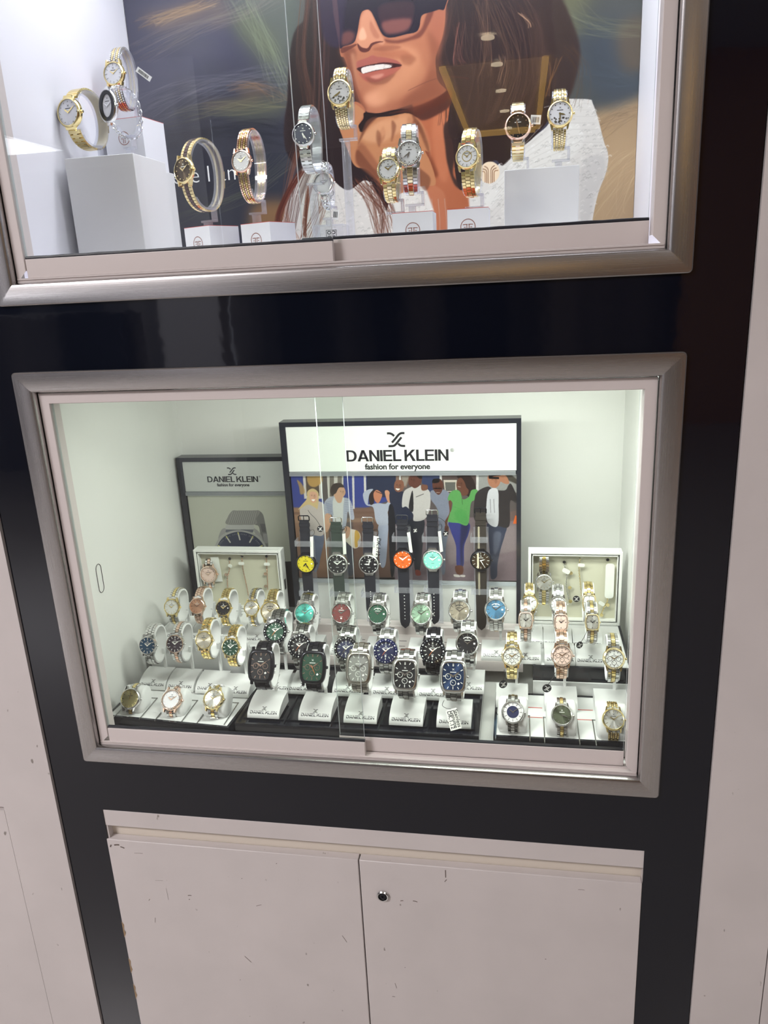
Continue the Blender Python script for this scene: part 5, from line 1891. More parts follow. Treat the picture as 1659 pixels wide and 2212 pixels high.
def strap_watch(key, label, dial, case, strap, mark='dots', hands='lume', sec=None, buckle='steel', up=58, down=70, bezel=None, time=(10, 9), holes='lume', stitch=False, **kw):
    t, put, h, th = watch(key, label, 0.001, 0.001, dial, case=case, lk='flat', bw=.56, mark=mark, hands=hands, sec=sec, time=time, bezel=bezel, **kw)
    dia = POS[key][3]
    hb = dia * .27
    for nm, sg, ln in (('strap_upper', 1, up), ('strap_lower', -1, down)):
        rows = []
        N = 22
        for i in range(N + 1):
            q = i / N
            yv = sg * (h * .44 + ln * q)
            zv = -th * .5 + (-2.0 * math.sin(q * 2.2) if sg > 0 else -1.5 * math.sin(q * 3.0))
            wv = hb * (1.0 - .12 * q)
            if sg < 0 and q > .86:
                wv *= math.sqrt(max(0.0, 1 - ((q - .86) / .14) ** 2)) * .9 + .1
            rows.append([(-wv, yv, zv - 1.2), (-wv, yv, zv - .3), (-wv * .8, yv, zv + .3), (wv * .8, yv, zv + .3), (wv, yv, zv - .3), (wv, yv, zv - 1.2)])
        if sg < 0:
            rows = [r_[::-1] for r_ in rows]
        mb = MB()
        mb.rings(rows, 0, None, (True, True))
        so = put(nm, mb, strap, t, 40)
        if sg < 0:
            mb = MB()
            for k in range(8):
                q = .46 + .055 * k
                yv = sg * (h * .44 + ln * q)
                zv = -th * .5 - 1.5 * math.sin(q * 3.0) + .34
                mb.lathe([(.85, 0), (.85, .08), (0, .08)], 10, 0, Matrix.Translation((0, yv, zv)))
            put('holes', mb, holes, so)
        else:
            for q0, q1, nm2 in ((.80, .90, 'keeper'), (.66, .72, 'keeper')):
                mb = MB()
                ya, yb = h * .44 + ln * q0, h * .44 + ln * q1
                zz = -th * .5 - 2.0 * math.sin(q0 * 2.2)
                mb.frustum((-hb * .98, hb * .98), (ya, yb), zz - 2, zz + 1.5, .4)
                put(nm2, mb, strap, so)
            mb = MB()
            ya = h * .44 + ln
            zz = -th * .5 - 2.0 * math.sin(2.2) + 0.2
            w2 = hb * .98
            mb.tube([(-w2, ya - 1, zz), (-w2, ya + 5.5, zz + .4), (-w2 * .8, ya + 7, zz + .6), (w2 * .8, ya + 7, zz + .6), (w2, ya + 5.5, zz + .4), (w2, ya - 1, zz)], .95, 8)
            mb.tube([(0, ya - .5, zz + .6), (0, ya + 6.6, zz + 1.4)], .6, 6)
            put('buckle', mb, buckle)
    if stitch:
        mb = MB()
        for sg, ln in ((1, up * .62), (-1, down * .42)):
            for xx in (-dia * .13, -dia * .05):
                k = 0
                yv = h * .5
                while yv < h * .44 + ln:
                    q = (yv - h * .44) / (up if sg > 0 else down)
                    zv = -th * .5 + (-2.0 * math.sin(q * 2.2) if sg > 0 else -1.5 * math.sin(q * 3.0)) + .33
                    mb.box(xx - .22, xx + .22, min(sg * yv, sg * (yv + 1.5)), max(sg * yv, sg * (yv + 1.5)), zv, zv + .12)
                    yv += 2.4
            za = -th * .5 + .32
            yv = h * .5
            while yv < h * .44 + ln:
                q = (yv - h * .44) / (up if sg > 0 else down)
                zv = -th * .5 + (-2.0 * math.sin(q * 2.2) if sg > 0 else -1.5 * math.sin(q * 3.0)) + .33
                mb.box(-dia * .102, -dia * .078, min(sg * yv, sg * (yv + 2.5)), max(sg * yv, sg * (yv + 2.5)), zv, zv + .1)
                yv += 2.4
        put('stitching', mb, 'stitch_cream')
    return t


# ------------------------------------------------------------------ stands
def base_profile(d, h):
    P = [(0, 0)]
    for i in range(11):
        a = math.pi / 2 * i / 10
        P.append((d * .80 * (1 - math.cos(a)), .0008 + (h - .0008) * math.sin(a)))
    P += [(d, h), (d, 0)]
    return P


def stand(key, label, H, D, bw, yf, zt, width=.0450, depth=.040, h=.0165, group=None, ringw=None, px=.006, letter=True):
    """white stand: curved lettered base, post with pegs, oval ring that carries the watch"""
    x, y, z, dia, tilt, yaw = POS[key]
    group = group or GROUPS.get(key[:2] if key[0] in 'LCR' else key[0], '').replace('watches', 'holders of the watches').replace('barrel-shaped', 'stands of the barrel-shaped').replace('ladies', 'stands of the ladies').replace('small stands of the', 'stands of the small')
    t = thing('watch_stand', label, 'watch stand', (x, y, zt), (0, 0, math.radians(yaw)), group)
    fy = yf - y
    P = base_profile(depth, h)
    mb = MB()
    mb.rings([[(xx, fy + a, b) for a, b in P] for xx in (-width / 2, width / 2)], 0, None, (True, True))
    bo = obj('base', mb.mesh('base', 'plastic_white', 30), t)
    if letter:
        # lettering follows the curved front
        prof = P[1:12]
        cum = [0]
        for i in range(1, len(prof)):
            cum.append(cum[-1] + math.dist(prof[i], prof[i - 1]))

        def place(u, s_):
            s_ = min(max(s_, 0), cum[-1])
            for i in range(1, len(cum)):
                if s_ <= cum[i]:
                    break
            f = (s_ - cum[i - 1]) / (cum[i] - cum[i - 1])
            a = prof[i - 1][0] + (prof[i][0] - prof[i - 1][0]) * f
            b = prof[i - 1][1] + (prof[i][1] - prof[i - 1][1]) * f
            ty, tz = prof[i][0] - prof[i - 1][0], prof[i][1] - prof[i - 1][1]
            L_ = math.hypot(ty, tz)
            return (u, fy + a - tz / L_ * .00012, b + ty / L_ * .00012)
        wd = width * .84
        items = [([(u, v + .0052) for u, v in vs], fs) for vs, fs in brand(wd)]
        obj('lettering', flat_to_mesh(items, place, 'lettering', 'ink_black'), bo)
    # ring
    ti = math.radians(tilt)
    ringw = ringw or bw * dia * .001 * 1.12
    th = dia * .20 * .35 * .001
    zc = z - zt

    def loc(a, b):
        return (a * math.sin(ti) - b * math.cos(ti), zc + a * math.cos(ti) + b * math.sin(ti))
    ins = dia * .062 * .001 + .0004
    Pp = loop_path((H * .001 - 2 * ins), (D * .001 - 2 * ins))
    path = [loc(a, b - ins - th) for a, b in Pp]
    mb = MB()
    ro = ringw * .02
    mb.band(path, -ringw / 2 + ro, ringw / 2 + ro, -.0022)
    obj('ring', mb.mesh('ring', 'plastic_white'), t)
    # clip block and post at the lower back of the ring
    pa, pb = loc(-H * .001 * .16, -D * .001)
    py = pa + .0022
    mb = MB()
    mb.box(px - .003, px + .004, py, py + .0042, pb - .009, pb + .012)
    for k in range(3):
        mb.box(px + .004, px + .0055, py + .001, py + .003, pb - .006 + k * .006, pb - .0045 + k * .006)
    bev = obj('clip', mb.mesh('clip', 'plastic_white'), t)
    mb = MB()
    by = min(py + .0045, fy + depth - .002)
    mb.box(px - .0018, px + .0018, by - .0005, by + .0032, h - .0005, pb + .004)
    obj('post', mb.mesh('post', 'plastic_white'), t)
    return t


def cushion(key, label, H, D, zt, group=None, w_=.034):
    x, y, z, dia, tilt, yaw = POS[key]
    group = group or GROUPS.get(key[:2] if key[0] in 'LCR' else key[0], '').replace('watches', 'holders of the watches').replace('barrel-shaped', 'stands of the barrel-shaped').replace('ladies', 'stands of the ladies').replace('small stands of the', 'stands of the small')
    t = thing('watch_cushion', label, 'watch cushion', (x, y, zt), (0, 0, math.radians(yaw)), group)
    ti = math.radians(tilt)
    zc = z - zt

    def loc(a, b):
        return (a * math.sin(ti) - b * math.cos(ti), zc + a * math.cos(ti) + b * math.sin(ti))
    ins = dia * .062 * .001 + .0003
    th = dia * .07 * .001
    rows = []
    for xx, sc in ((-w_ / 2, .78), (-w_ / 2 + .0015, .93), (-w_ / 2 + .004, 1), (w_ / 2 - .004, 1), (w_ / 2 - .0015, .93), (w_ / 2, .78)):
        Pp = loop_path((H * .001 - 2 * ins) * sc, (D * .001 - 2 * ins) * sc)
        rows.append([(xx, *loc(a, b - ins - th - (1 - sc) * D * .0005)) for a, b in Pp])
    mb = MB().rings(rows, 0, None, (True, True))
    obj('pillow', mb.mesh('pillow', 'cushion_white'), t)
    mb = MB()
    hw = w_ / 2 + .003
    hy = D * .0005 + .010
    for a in ((-hw, -hw + .0012, -hy + .01, hy + .012), (hw - .0012, hw, -hy + .01, hy + .012), (-hw, hw, hy + .011, hy + .012)):
        mb.box(a[0], a[1], a[2], a[3], -.0006, .0012)
    obj('slot_rim', mb.mesh('slot_rim', 'steel_dark'), t)
    return t


def acrylic_stand(key, label, H, D, bw, ztop, zt, kind='hook', yf=0, group=None):
    """clear open ring on a hook plate and a square peg or a tall rod; zt = surface it stands on"""
    x, y, z, dia, tilt, yaw = POS[key]
    group = group or GROUPS.get(key[:2] if key[0] in 'LCR' else key[0], '').replace('watches', 'holders of the watches').replace('barrel-shaped', 'stands of the barrel-shaped').replace('ladies', 'stands of the ladies').replace('small stands of the', 'stands of the small')
    t = thing('acrylic_stand', label, 'watch stand', (x, y, zt), (0, 0, math.radians(yaw)), group)
    ti = math.radians(tilt)
    zc = z - zt
    th = dia * .07 * .001

    def loc(a, b):
        return (a * math.sin(ti) - b * math.cos(ti), zc + a * math.cos(ti) + b * math.sin(ti))
    ins = dia * .062 * .001 + .0004
    Pp = loop_path((H * .001 - 2 * ins), (D * .001 - 2 * ins))
    path = [loc(a, b - ins - th) for a, b in Pp]
    rw = bw * dia * .001 * 1.1
    mb = MB()
    k = len(path)
    mb.band(path[4:int(k * .90)], -rw / 2, rw / 2, -.0014, closed=False)
    obj('ring', mb.mesh('ring', 'acrylic'), t)
    bot = min(p[1] for p in path)
    yb = sum(p[0] for p in path) / k
    # hook plate
    mb = MB()
    g = .0016
    hx = rw * .55
    mb.box(hx - .004, hx + .003, yb - .004, yb + .004, bot - .001, bot + g)
    mb.box(hx + .001, hx + .004, yb - .004, yb + .004, bot - .0125, bot + g)
    mb.box(-.008, hx + .004, yb - .004, yb + .004, bot - .0145, bot - .012)
    obj('hook', mb.mesh('hook', 'acrylic'), t)
    mb = MB()
    if kind == 'rod':
        mb.lathe([(.0052, 0), (.0052, bot - .0148)], 20, 0, Matrix.Translation((-.001, yb, 0)), (True, True))
        obj('rod', mb.mesh('rod', 'acrylic'), t)
    else:
        mb.box(-.0042, .0042, yb - .004, yb + .004, 0, bot - .0147)
        obj('peg', mb.mesh('peg', 'acrylic'), t)
    return t, yb


# ================================================================== lower case: left tray
G = 'two-tone ladies watches on the left cushions'
watch('L1a', 'steel watch with plain olive-gold dial on the leftmost front cushion', 46, 34, 'champagne', links=('steel', 'gold'), mark='thin', hands='gold', date=False, time=(12, 1), bw=.46)
watch('L1b', 'rose-gold rimmed watch with pale round dial on the middle front-left cushion', 46, 34, 'pearl', case='rose', links=('steel', 'rose'), bezel='gem', mark='gems', hands='rose', date=False, bw=.46)
watch('L1c', 'gold gem-rimmed watch with silver sunburst dial on the right cushion of the left tray', 46, 34, 'silver', case='gold', links=('steel', 'gold'), bezel='gem', mark='thin', hands='gold', date=False, bw=.46)
for k, lb in (('L1a', 'white cushion under the olive-gold dial watch, far left'), ('L1b', 'white cushion under the rose-gold rimmed watch'), ('L1c', 'white cushion under the gold gem-rimmed watch of the left tray')):
    cushion(k, lb, 46, 34, -.4802)
for k, lb, sl, kw in (
        ('L2a', 'steel watch with dark blue dial, leftmost of the stands in the left tray', 'white lettered stand holding the leftmost blue-dial watch', dict(dial='blue', case='steel', links=('steel', 'steel'), bezel='fluted')),
        ('L2b', 'steel watch with plum-black dial and rose bezel in the left tray', 'white lettered stand holding the plum-dial rose-bezel watch', dict(dial='plum', case='steel', links=('steel', 'rose'), bezel='fluted', bezmat='rose')),
        ('L2c', 'all-gold watch with pale silver dial in the left tray', 'white lettered stand holding the gold watch with pale dial', dict(dial='cream', case='gold', links=('gold', 'gold'), bezel='fluted', mark='thin')),
        ('L2d', 'all-gold watch with dark green dial beside the black square watch', 'white lettered stand holding the gold green-dial watch', dict(dial='green', case='gold', links=('gold', 'gold'), bezel='fluted'))):
    d = kw.pop('dial')
    watch(k, lb, 60, 46, d, bw=.50, hands='lume' if d != 'cream' else 'gold', date=False, **kw)
    stand(k, sl, 60, 46, .50, POS[k][1] - .006, TZ + .0010, .0420, .040)
for k, lb, sl, H, kw in (
        ('L3a', 'two-tone watch with gold bezel and white dial, leftmost of the raised left row', 'white stand of the leftmost watch in the raised left row', 58, dict(dial='white', case='gold', links=('steel', 'gold'), bezel='fluted', mark='thin', hands='gold')),
        ('L3b', 'rose-gold watch with copper pink dial in the raised left row', 'white stand under the rose-gold copper-dial watch', 58, dict(dial='rosegold', case='rose', links=('rose', 'rose'), mark='thin', hands='rose')),
        ('L3c', 'gold watch with black gem-marked dial in the raised left row', 'white stand under the gold black-dial watch', 58, dict(dial='black', case='gold', links=('gold', 'gold'), bezel='fluted', mark='gems', hands='gold', centre='d3')),
        ('L3d', 'slim two-tone watch with silver sunburst dial in the raised left row', 'white stand under the slim silver-dial two-tone watch', 58, dict(dial='silver', case='gold', links=('steel', 'gold'), mark='gems', hands='gold')),
        ('L3e', 'large gold watch with champagne dial behind the green diver watch', 'white stand under the large gold champagne-dial watch', 64, dict(dial='cream', case='gold', links=('gold', 'gold'), mark='thin', hands='gold', centre='arc'))):
    d = kw.pop('dial')
    watch(k, lb, H, 46, d, bw=.50, date=(k in ('L3c', 'L3e')), **kw)
    stand(k, sl, H, 46, .50, POS[k][1] + .004, -.4386 + .0004, .0400 if k != 'L3e' else .040, .036)

# ------------------------------------------------------------------ lower case: middle, three rows
for k, lb, kw in (
        ('C1a', 'black barrel-shaped chronograph with black dial, leftmost of the front row', dict(dial='black', case='pvd_black', links=('pvd_black', 'pvd_black'), hands='rose', markm='rose')),
        ('C1b', 'black barrel-shaped chronograph with dark green dial in the front row', dict(dial='green', case='pvd_black', links=('pvd_black', 'pvd_black'), hands='rose', markm='rose', sec='hand_orange')),
        ('C1c', 'grey steel barrel-shaped chronograph seen through the overlapping panes', dict(dial='grey', case='gunmetal', links=('gunmetal', 'gunmetal'), hands='steel', markm='lume')),
        ('C1d', 'silver barrel-shaped chronograph with black dial in the front row', dict(dial='black', case='steel', links=('steel_dark', 'steel_dark'), hands='steel', markm='lume')),
        ('C1e', 'silver barrel-shaped chronograph with blue dial and hanging price tag', dict(dial='tonblue', case='steel', links=('steel_dark', 'steel_dark'), hands='steel', markm='lume'))):
    d = kw.pop('dial')
    watch(k, lb, 66, 46, d, kind='tonneau', hr=1.20, bw=.60, subs=True, date=True, mark='baton', taper=.84, **kw)
    stand(k, 'white lettered stand under the ' + lb.split(',')[0].split(' seen')[0].split(' in the')[0].split(' and hanging')[0], 66, 46, .60, .0500, -.4790, .0450, .046, .0165)
for k, lb, kw in (
        ('C2a', 'steel diver watch with green dial and black bezel at the left of the middle row', dict(dial='darkgreen', case='steel', links=('steel_dark', 'steel_dark'), bezel='diver', sec='hand_orange')),
        ('C2b', 'steel diver watch with black dial behind the black green-dial chronograph', dict(dial='black', case='steel', links=('steel_dark', 'steel_dark'), bezel='diver', sec='hand_orange')),
        ('C2c', 'steel diver watch with blue-black dial and yellow hand behind the overlapping panes', dict(dial='navy', case='steel', links=('steel_dark', 'steel_dark'), bezel='diver', sec='hand_gold')),
        ('C2d', 'steel diver watch with navy dial and navy bezel', dict(dial='navy', case='steel', links=('steel', 'steel'), bezel='diver', bezmat='bezel_navy', sec='hand_orange')),
        ('C2e', 'all-black diver watch with black dial and white bezel marks', dict(dial='black', case='pvd_black', links=('pvd_black', 'pvd_black'), bezel='diver', sec='hand_orange')),
        ('C2f', 'steel dress watch with black dial at the right end of the middle row', dict(dial='black', case='steel', links=('steel', 'steel'), mark='thin', centre='arc'))):
    if 'bezel_navy' not in MAT:
        mat('bezel_navy', (.012, .016, .07), .15)
    d = kw.pop('dial')
    watch(k, lb, 66, 46, d, bw=.56, hands='lume' if kw.get('bezel') else 'steel', date=True, **kw)
    stand(k, 'white lettered stand under the ' + lb.split(' at the')[0].split(' behind')[0], 66, 46, .56, .116 if k != 'C2f' else .138, -.4790, .0440, .040, .0165)
for k, lb, kw in (
        ('C3a', 'steel watch with turquoise sunburst dial at the left of the back row', dict(dial='teal', mark='thin')),
        ('C3b', 'steel watch with burgundy dial behind the overlapping panes', dict(dial='burgundy', mark='baton')),
        ('C3c', 'steel watch with deep green dial in the back row', dict(dial='darkgreen', mark='thin', centre='arc')),
        ('C3d', 'steel watch with pale sage green sunburst dial in the back row', dict(dial='sage', mark='thin')),
        ('C3e', 'steel watch with taupe sunburst dial in the back row', dict(dial='taupe', mark='thin', centre='arc')),
        ('C3f', 'steel watch with bright blue sunburst dial at the right of the back row', dict(dial='brightblue', mark='thin', centre='arc'))):
    d = kw.pop('dial')
    watch(k, lb, 64, 46, d, case='steel', links=('steel', 'steel_dark') if k in 'C3aC3c' else ('steel', 'steel'), bw=.56, hands='steel', date=True, **kw)
    stand(k, 'white lettered stand under the ' + lb.split(' at the')[0].split(' behind')[0].split(' in the')[0], 64, 46, .56, .2105, -.4650 + .0003, .0440, .038, .015)

# ------------------------------------------------------------------ strap watches on clear holders in front of the large board
for k, lb, dial, case, strap, kw in (
        ('S1', 'black watch with yellow dial on a black rubber strap', 'yellow', 'pvd_black', 'rubber_strap', dict(hands='ink_black', buckle='pvd_black', time=(7, 25), logo='ink_black', up=56)),
        ('S2', 'steel watch with grey-black dial on a dark green rubber strap', 'black', 'steel', 'rubber_green', dict(buckle='steel', up=52)),
        ('S3', 'steel watch with black dial on a black rubber strap', 'black', 'steel', 'rubber_strap', dict(time=(9, 3), buckle='steel', up=53)),
        ('S4', 'black watch with orange dial on a black rubber strap', 'orange', 'pvd_black', 'rubber_strap', dict(buckle='rubber_strap', logo='ink_black', up=48, down=100)),
        ('S5', 'steel watch with mint green dial on a black rubber strap', 'mint', 'steel', 'rubber_strap', dict(buckle='steel', logo='ink_black', up=56, down=92)),
        ('S6', 'black watch with brown striped dial on stitched leather strap', 'brown', 'pvd_black', 'leather_brown', dict(mark='thin', hands='lume', buckle='pvd_black', up=60, down=100, time=(2, 25), centre='stripe', stitch=True, holes='ink_black'))):
    strap_watch(k, lb + (', hung before the group photo' if len(lb.split()) < 12 else ''), dial, case, strap, date=(k != 'S6'), **kw)
    x, y, z, dia, tilt, yaw = POS[k]
    t = thing('acrylic_holder', 'clear acrylic holder behind the ' + lb, 'watch holder', (x, .3000, -.4498))
    zz = z + .4498
    w2 = dia * .00031
    o = obj('upright', MB().box(-w2 - .0015, w2 + .0015, .0015, .0033, .0, zz + .048).mesh('upright', 'acrylic'), t)
    for c in (.033, -.052):
        mb = MB()
        dy = .3000 - y
        mb.box(-w2 - .004, w2 + .001, -dy - .0012, -dy + .0002, zz + c - .004, zz + c + .005)
        mb.box(-w2 - .0052, -w2 - .004, -dy - .0012, .0033, zz + c - .004, zz + c + .005)
        obj('clip', mb.mesh('clip', 'acrylic'), t)


def hang_tag(label, p, pts, w_, h_, rot, text=None, parent_loop=None, mname='tag_white', cat='price tag'):
    """small card on a black cord; p = top of card"""
    t = thing('price_tag', label, cat, p, rot)
    o = obj('card', MB().box(-w_ / 2, w_ / 2, -.0002, .0002, -h_, 0).mesh('card', mname), t)
    if text:
        items = []
        for i, tx in enumerate(text):
            g = text_geo(tx, .02, 1)
            W_ = max(v[0] for v in g[0]) - min(v[0] for v in g[0])
            items.append(scaled(g, h_ * .86 / max(W_, 1.5), 0, -i * w_ / (len(text) + .3) + w_ * .22))
        obj('lettering', flat_to_mesh(items, lambda x, z: (-z, -.0003, -h_ / 2 + x) if False else (z, -.0003, -h_ / 2 - x), 'lettering', 'ink_black'), t)
    if pts:
        obj('cord', MB().tube(catmull3(pts), .00035, 6).mesh('cord', 'cord_black'), t)
    return t


def catmull3(P, sub=6):
    P = np.array(P, float)
    n = len(P)
    out = []
    for i in range(n - 1):
        p0, p1, p2, p3 = P[max(i - 1, 0)], P[i], P[i + 1], P[min(i + 2, n - 1)]
        for k in range(sub):
            t = k / sub
            out.append(tuple(.5 * (2 * p1 + (p2 - p0) * t + (2 * p0 - 5 * p1 + 4 * p2 - p3) * t * t + (3 * p1 - 3 * p2 + p3 - p0) * t ** 3)))
    out.append(tuple(P[-1]))
    return out


def seal_tag(label, p, rot=(0, 0, 0), r=.0050, pts=None):
    """round black tag with the white crossed mark"""
    t = thing('round_tag', label, 'tag', p, rot)
    M = Matrix.Rotation(math.radians(90), 4, 'X')
    obj('disc', MB().lathe([(r, -.0004), (r, .0004)], 24, 0, M, (True, True)).mesh('disc', 'ink_black'), t)
    obj('mark', flat_to_mesh([scaled(logo_geo(), r * 1.25, 0, 0, r * 1.3)], lambda x, z: (x, -.0006, z), 'mark', 'print_white'), t)
    if pts:
        obj('cord', MB().tube(catmull3(pts), .00035, 6).mesh('cord', 'cord_black'), t)
    return t


for k, dx, dz, ang, lb in (('S1', .0125, .045, .06, 'yellow-dial'), ('S2', .0135, .050, .02, 'green-strap'), ('S3', .0140, .046, .12, 'black-dial'), ('S4', .0105, .044, -.10, 'orange-dial'), ('S5', .0115, .046, -.08, 'mint-dial')):
    x, y, z, dia, tilt, yaw = POS[k]
    tx = ['DK.1.12'] if k == 'S3' else None
    hang_tag('narrow white price tag hanging beside the ' + lb + ' strap watch', (x + dx, y + .002, z + dz), [(0, 0, 0), (.004, -.002, .006), (.002, -.003, .012), (-.004, -.002, .010), (-.006, .002, .006)], .0085 if k == 'S3' else .0052, .034, (0, ang, math.radians(35 if k != 'S3' else -5)), tx)
seal_tag('round black tag beside the yellow-dial strap watch', (.2785, .2830, -.2850), pts=[(0, 0, .005), (-.006, 0, .016), (-.014, .001, .024), (-.018, .002, .030)])
seal_tag('round black tag beside the orange-dial strap watch', (.4270, .2870, -.2880), (0, 0, .5), .0042)
seal_tag('round black tag beside the mint-dial strap watch', (.4740, .2850, -.2920), (0, 0, .2), .0044, pts=[(0, 0, .0044), (.003, 0, .014), (-.006, 0, .024), (-.012, .001, .026)])

# ------------------------------------------------------------------ right tray
for k, lb, kw in (
        ('R1a', 'steel watch with white ring around a dark centre, right tray left cushion', dict(dial='ringwhite', case='steel', links=('steel_dark', 'steel'), mark='thin', centre='ring', hands='steel', date=False, bw=.46)),
        ('R1b', 'two-tone watch with dark olive dial on the middle cushion of the right tray', dict(dial='olive', case='steel', links=('steel', 'gold'), mark='thin', hands='steel', date=False, bw=.46, time=(3, 18))),
        ('R1c', 'gold watch with silver sunburst dial on the rightmost front cushion', dict(dial='silver', case='gold', links=('gold', 'gold_pale'), lk='five', mark='thin', hands='gold', date=False, bw=.50))):
    d = kw.pop('dial')
    watch(k, lb, 50, 36, d, **kw)
    cushion(k, 'white cushion under the ' + lb.split(' on the')[0].split(', right')[0], 50, 36, -.4802, w_=.038)
for k, lb, kw in (
        ('R2a', 'gold gem-rimmed ladies chronograph with white dial in the right tray', dict(dial='white', case='gold', links=('gold', 'gold'))),
        ('R2b', 'rose-gold gem-rimmed chronograph with pink dial in the right tray', dict(dial='pink', case='rose', links=('rose', 'rose'))),
        ('R2c', 'two-tone chronograph with gold gem rim at the right end of the tray', dict(dial='white', case='gold', links=('steel', 'gold')))):
    d = kw.pop('dial')
    watch(k, lb, 64, 46, d, bezel='gem', subs=True, markm='steel_dark', date=False, mark='thin', hands=kw['case'], bw=.52, **kw)
    stand(k, 'white lettered stand under the ' + lb.split(' in the')[0].split(' at the')[0], 64, 46, .52, POS[k][1] - .004, TZ + .0003, .0430, .038, .0165)
for k, lb, kw in (
        ('R3a', 'small barrel-shaped rose and steel watch with silver dial', dict(dial='silver', case='rose', links=('steel', 'rose'))),
        ('R3b', 'small barrel-shaped rose-gold watch with pink dial', dict(dial='pink', case='rose', links=('rose', 'rose'))),
        ('R3c', 'small barrel-shaped two-tone watch with gold gem rim', dict(dial='silver', case='gold', links=('steel', 'gold')))):
    d = kw.pop('dial')
    watch(k, lb + ' on the raised right tray', 58, 44, d, kind='tonneau', hr=1.14, bezel='gem', date=False, mark='quarters', hands='ink_black', bw=.66, **kw)
    stand(k, 'white lettered stand under the ' + lb, 58, 44, .66, POS[k][1] + .0015, -.4395 + .0003, .0425, .036, .0165)
for k, lb, kw in (
        ('R4a', 'round gold watch with white dial behind the small rose and steel one', dict(dial='white', case='gold', links=('gold', 'gold'), bw=.52, mark='thin', hands='gold')),
        ('R4b', 'round silver watch with white dial behind the small rose-gold one', dict(dial='white', case='steel', links=('steel', 'steel'), bw=.56, mark='thin', hands='steel', centre='arc')),
        ('R4c', 'gold barrel-shaped watch with white dial behind the small two-tone one', dict(dial='white', case='gold', links=('gold', 'gold'), kind='tonneau', hr=1.14, bw=.66, bezel='gem', mark='quarters', hands='gold'))):
    d = kw.pop('dial')
    watch(k, lb, 60, 44, d, date=(k == 'R4a'), **kw)
    stand(k, 'white lettered stand under the ' + lb.split(' behind')[0], 60, 44, kw['bw'], POS[k][1] + .001, -.4395 + .0003, .0415, .036, .0165)


# ------------------------------------------------------------------ gift boxes with bracelets
def gift_box(label, xl, zb, y, w_, h, tilt):
    t = thing('gift_box', label, 'jewellery box', (xl + w_ / 2, y, zb), (math.radians(-tilt), 0, 0))
    hw = w_ / 2
    r = .0042
    mb = MB()
    dp = .020
    mb.box(-hw, hw, .0150, dp, 0, h)
    mb.box(-hw, -hw + r, 0, .0150, 0, h)
    mb.box(hw - r, hw, 0, .0150, 0, h)
    mb.box(-hw + r, hw - r, 0, .0150, 0, r)
    mb.box(-hw + r, hw - r, 0, .0150, h - r, h)
    o = obj('shell', mb.mesh('shell', 'box_white'), t)
    bevel(o, .0007)
    mb = MB()
    for a in ((-hw + r + .0018, -hw + r + .0030, r + .002, h - r - .002), (hw - r - .0030, hw - r - .0018, r + .002, h - r - .002)):
        mb.box(a[0], a[1], .0010, .0149, a[2], a[3])
    mb.box(-hw + r + .0018, hw - r - .0018, .0010, .0149, r + .0018, r + .0030)
    mb.box(-hw + r + .0018, hw - r - .0018, .0010, .0149, h - r - .0030, h - r - .0018)
    obj('inner_rim', mb.mesh('inner_rim', 'box_white'), t)
    mb = MB()
    mb.box(-hw + r + .003, hw - r - .003, .0118, .0149, r + .003, h - r - .003)
    obj('lining', mb.mesh('lining', 'lining_beige'), t)
    mb = MB()
    mb.box(hw - .0002, hw + .0008, .005, .012, h * .36, h * .52)
    obj('thumb_notch', mb.mesh('thumb_notch', 'steel_dark'), t)
    mb = MB()
    M = Matrix.Translation((-hw + w_ * .53, .0045, h - .0080)) @ Matrix.Rotation(.22, 4, 'Y')
    mb.box(-.008, .008, -.0003, .0004, -.0016, .0022, 0, M)
    obj('ribbon_tab', mb.mesh('ribbon_tab', 'lining_beige'), t)
    return t


gift_box('open white gift box with beige lining leaning before the small dark board', .0540, -.4380, .300, .1500, .1090, 0)
gift_box('open white gift box with beige lining at the right, bracelets inside', .5980, -.4390, .287, .1375, .1190, 0)


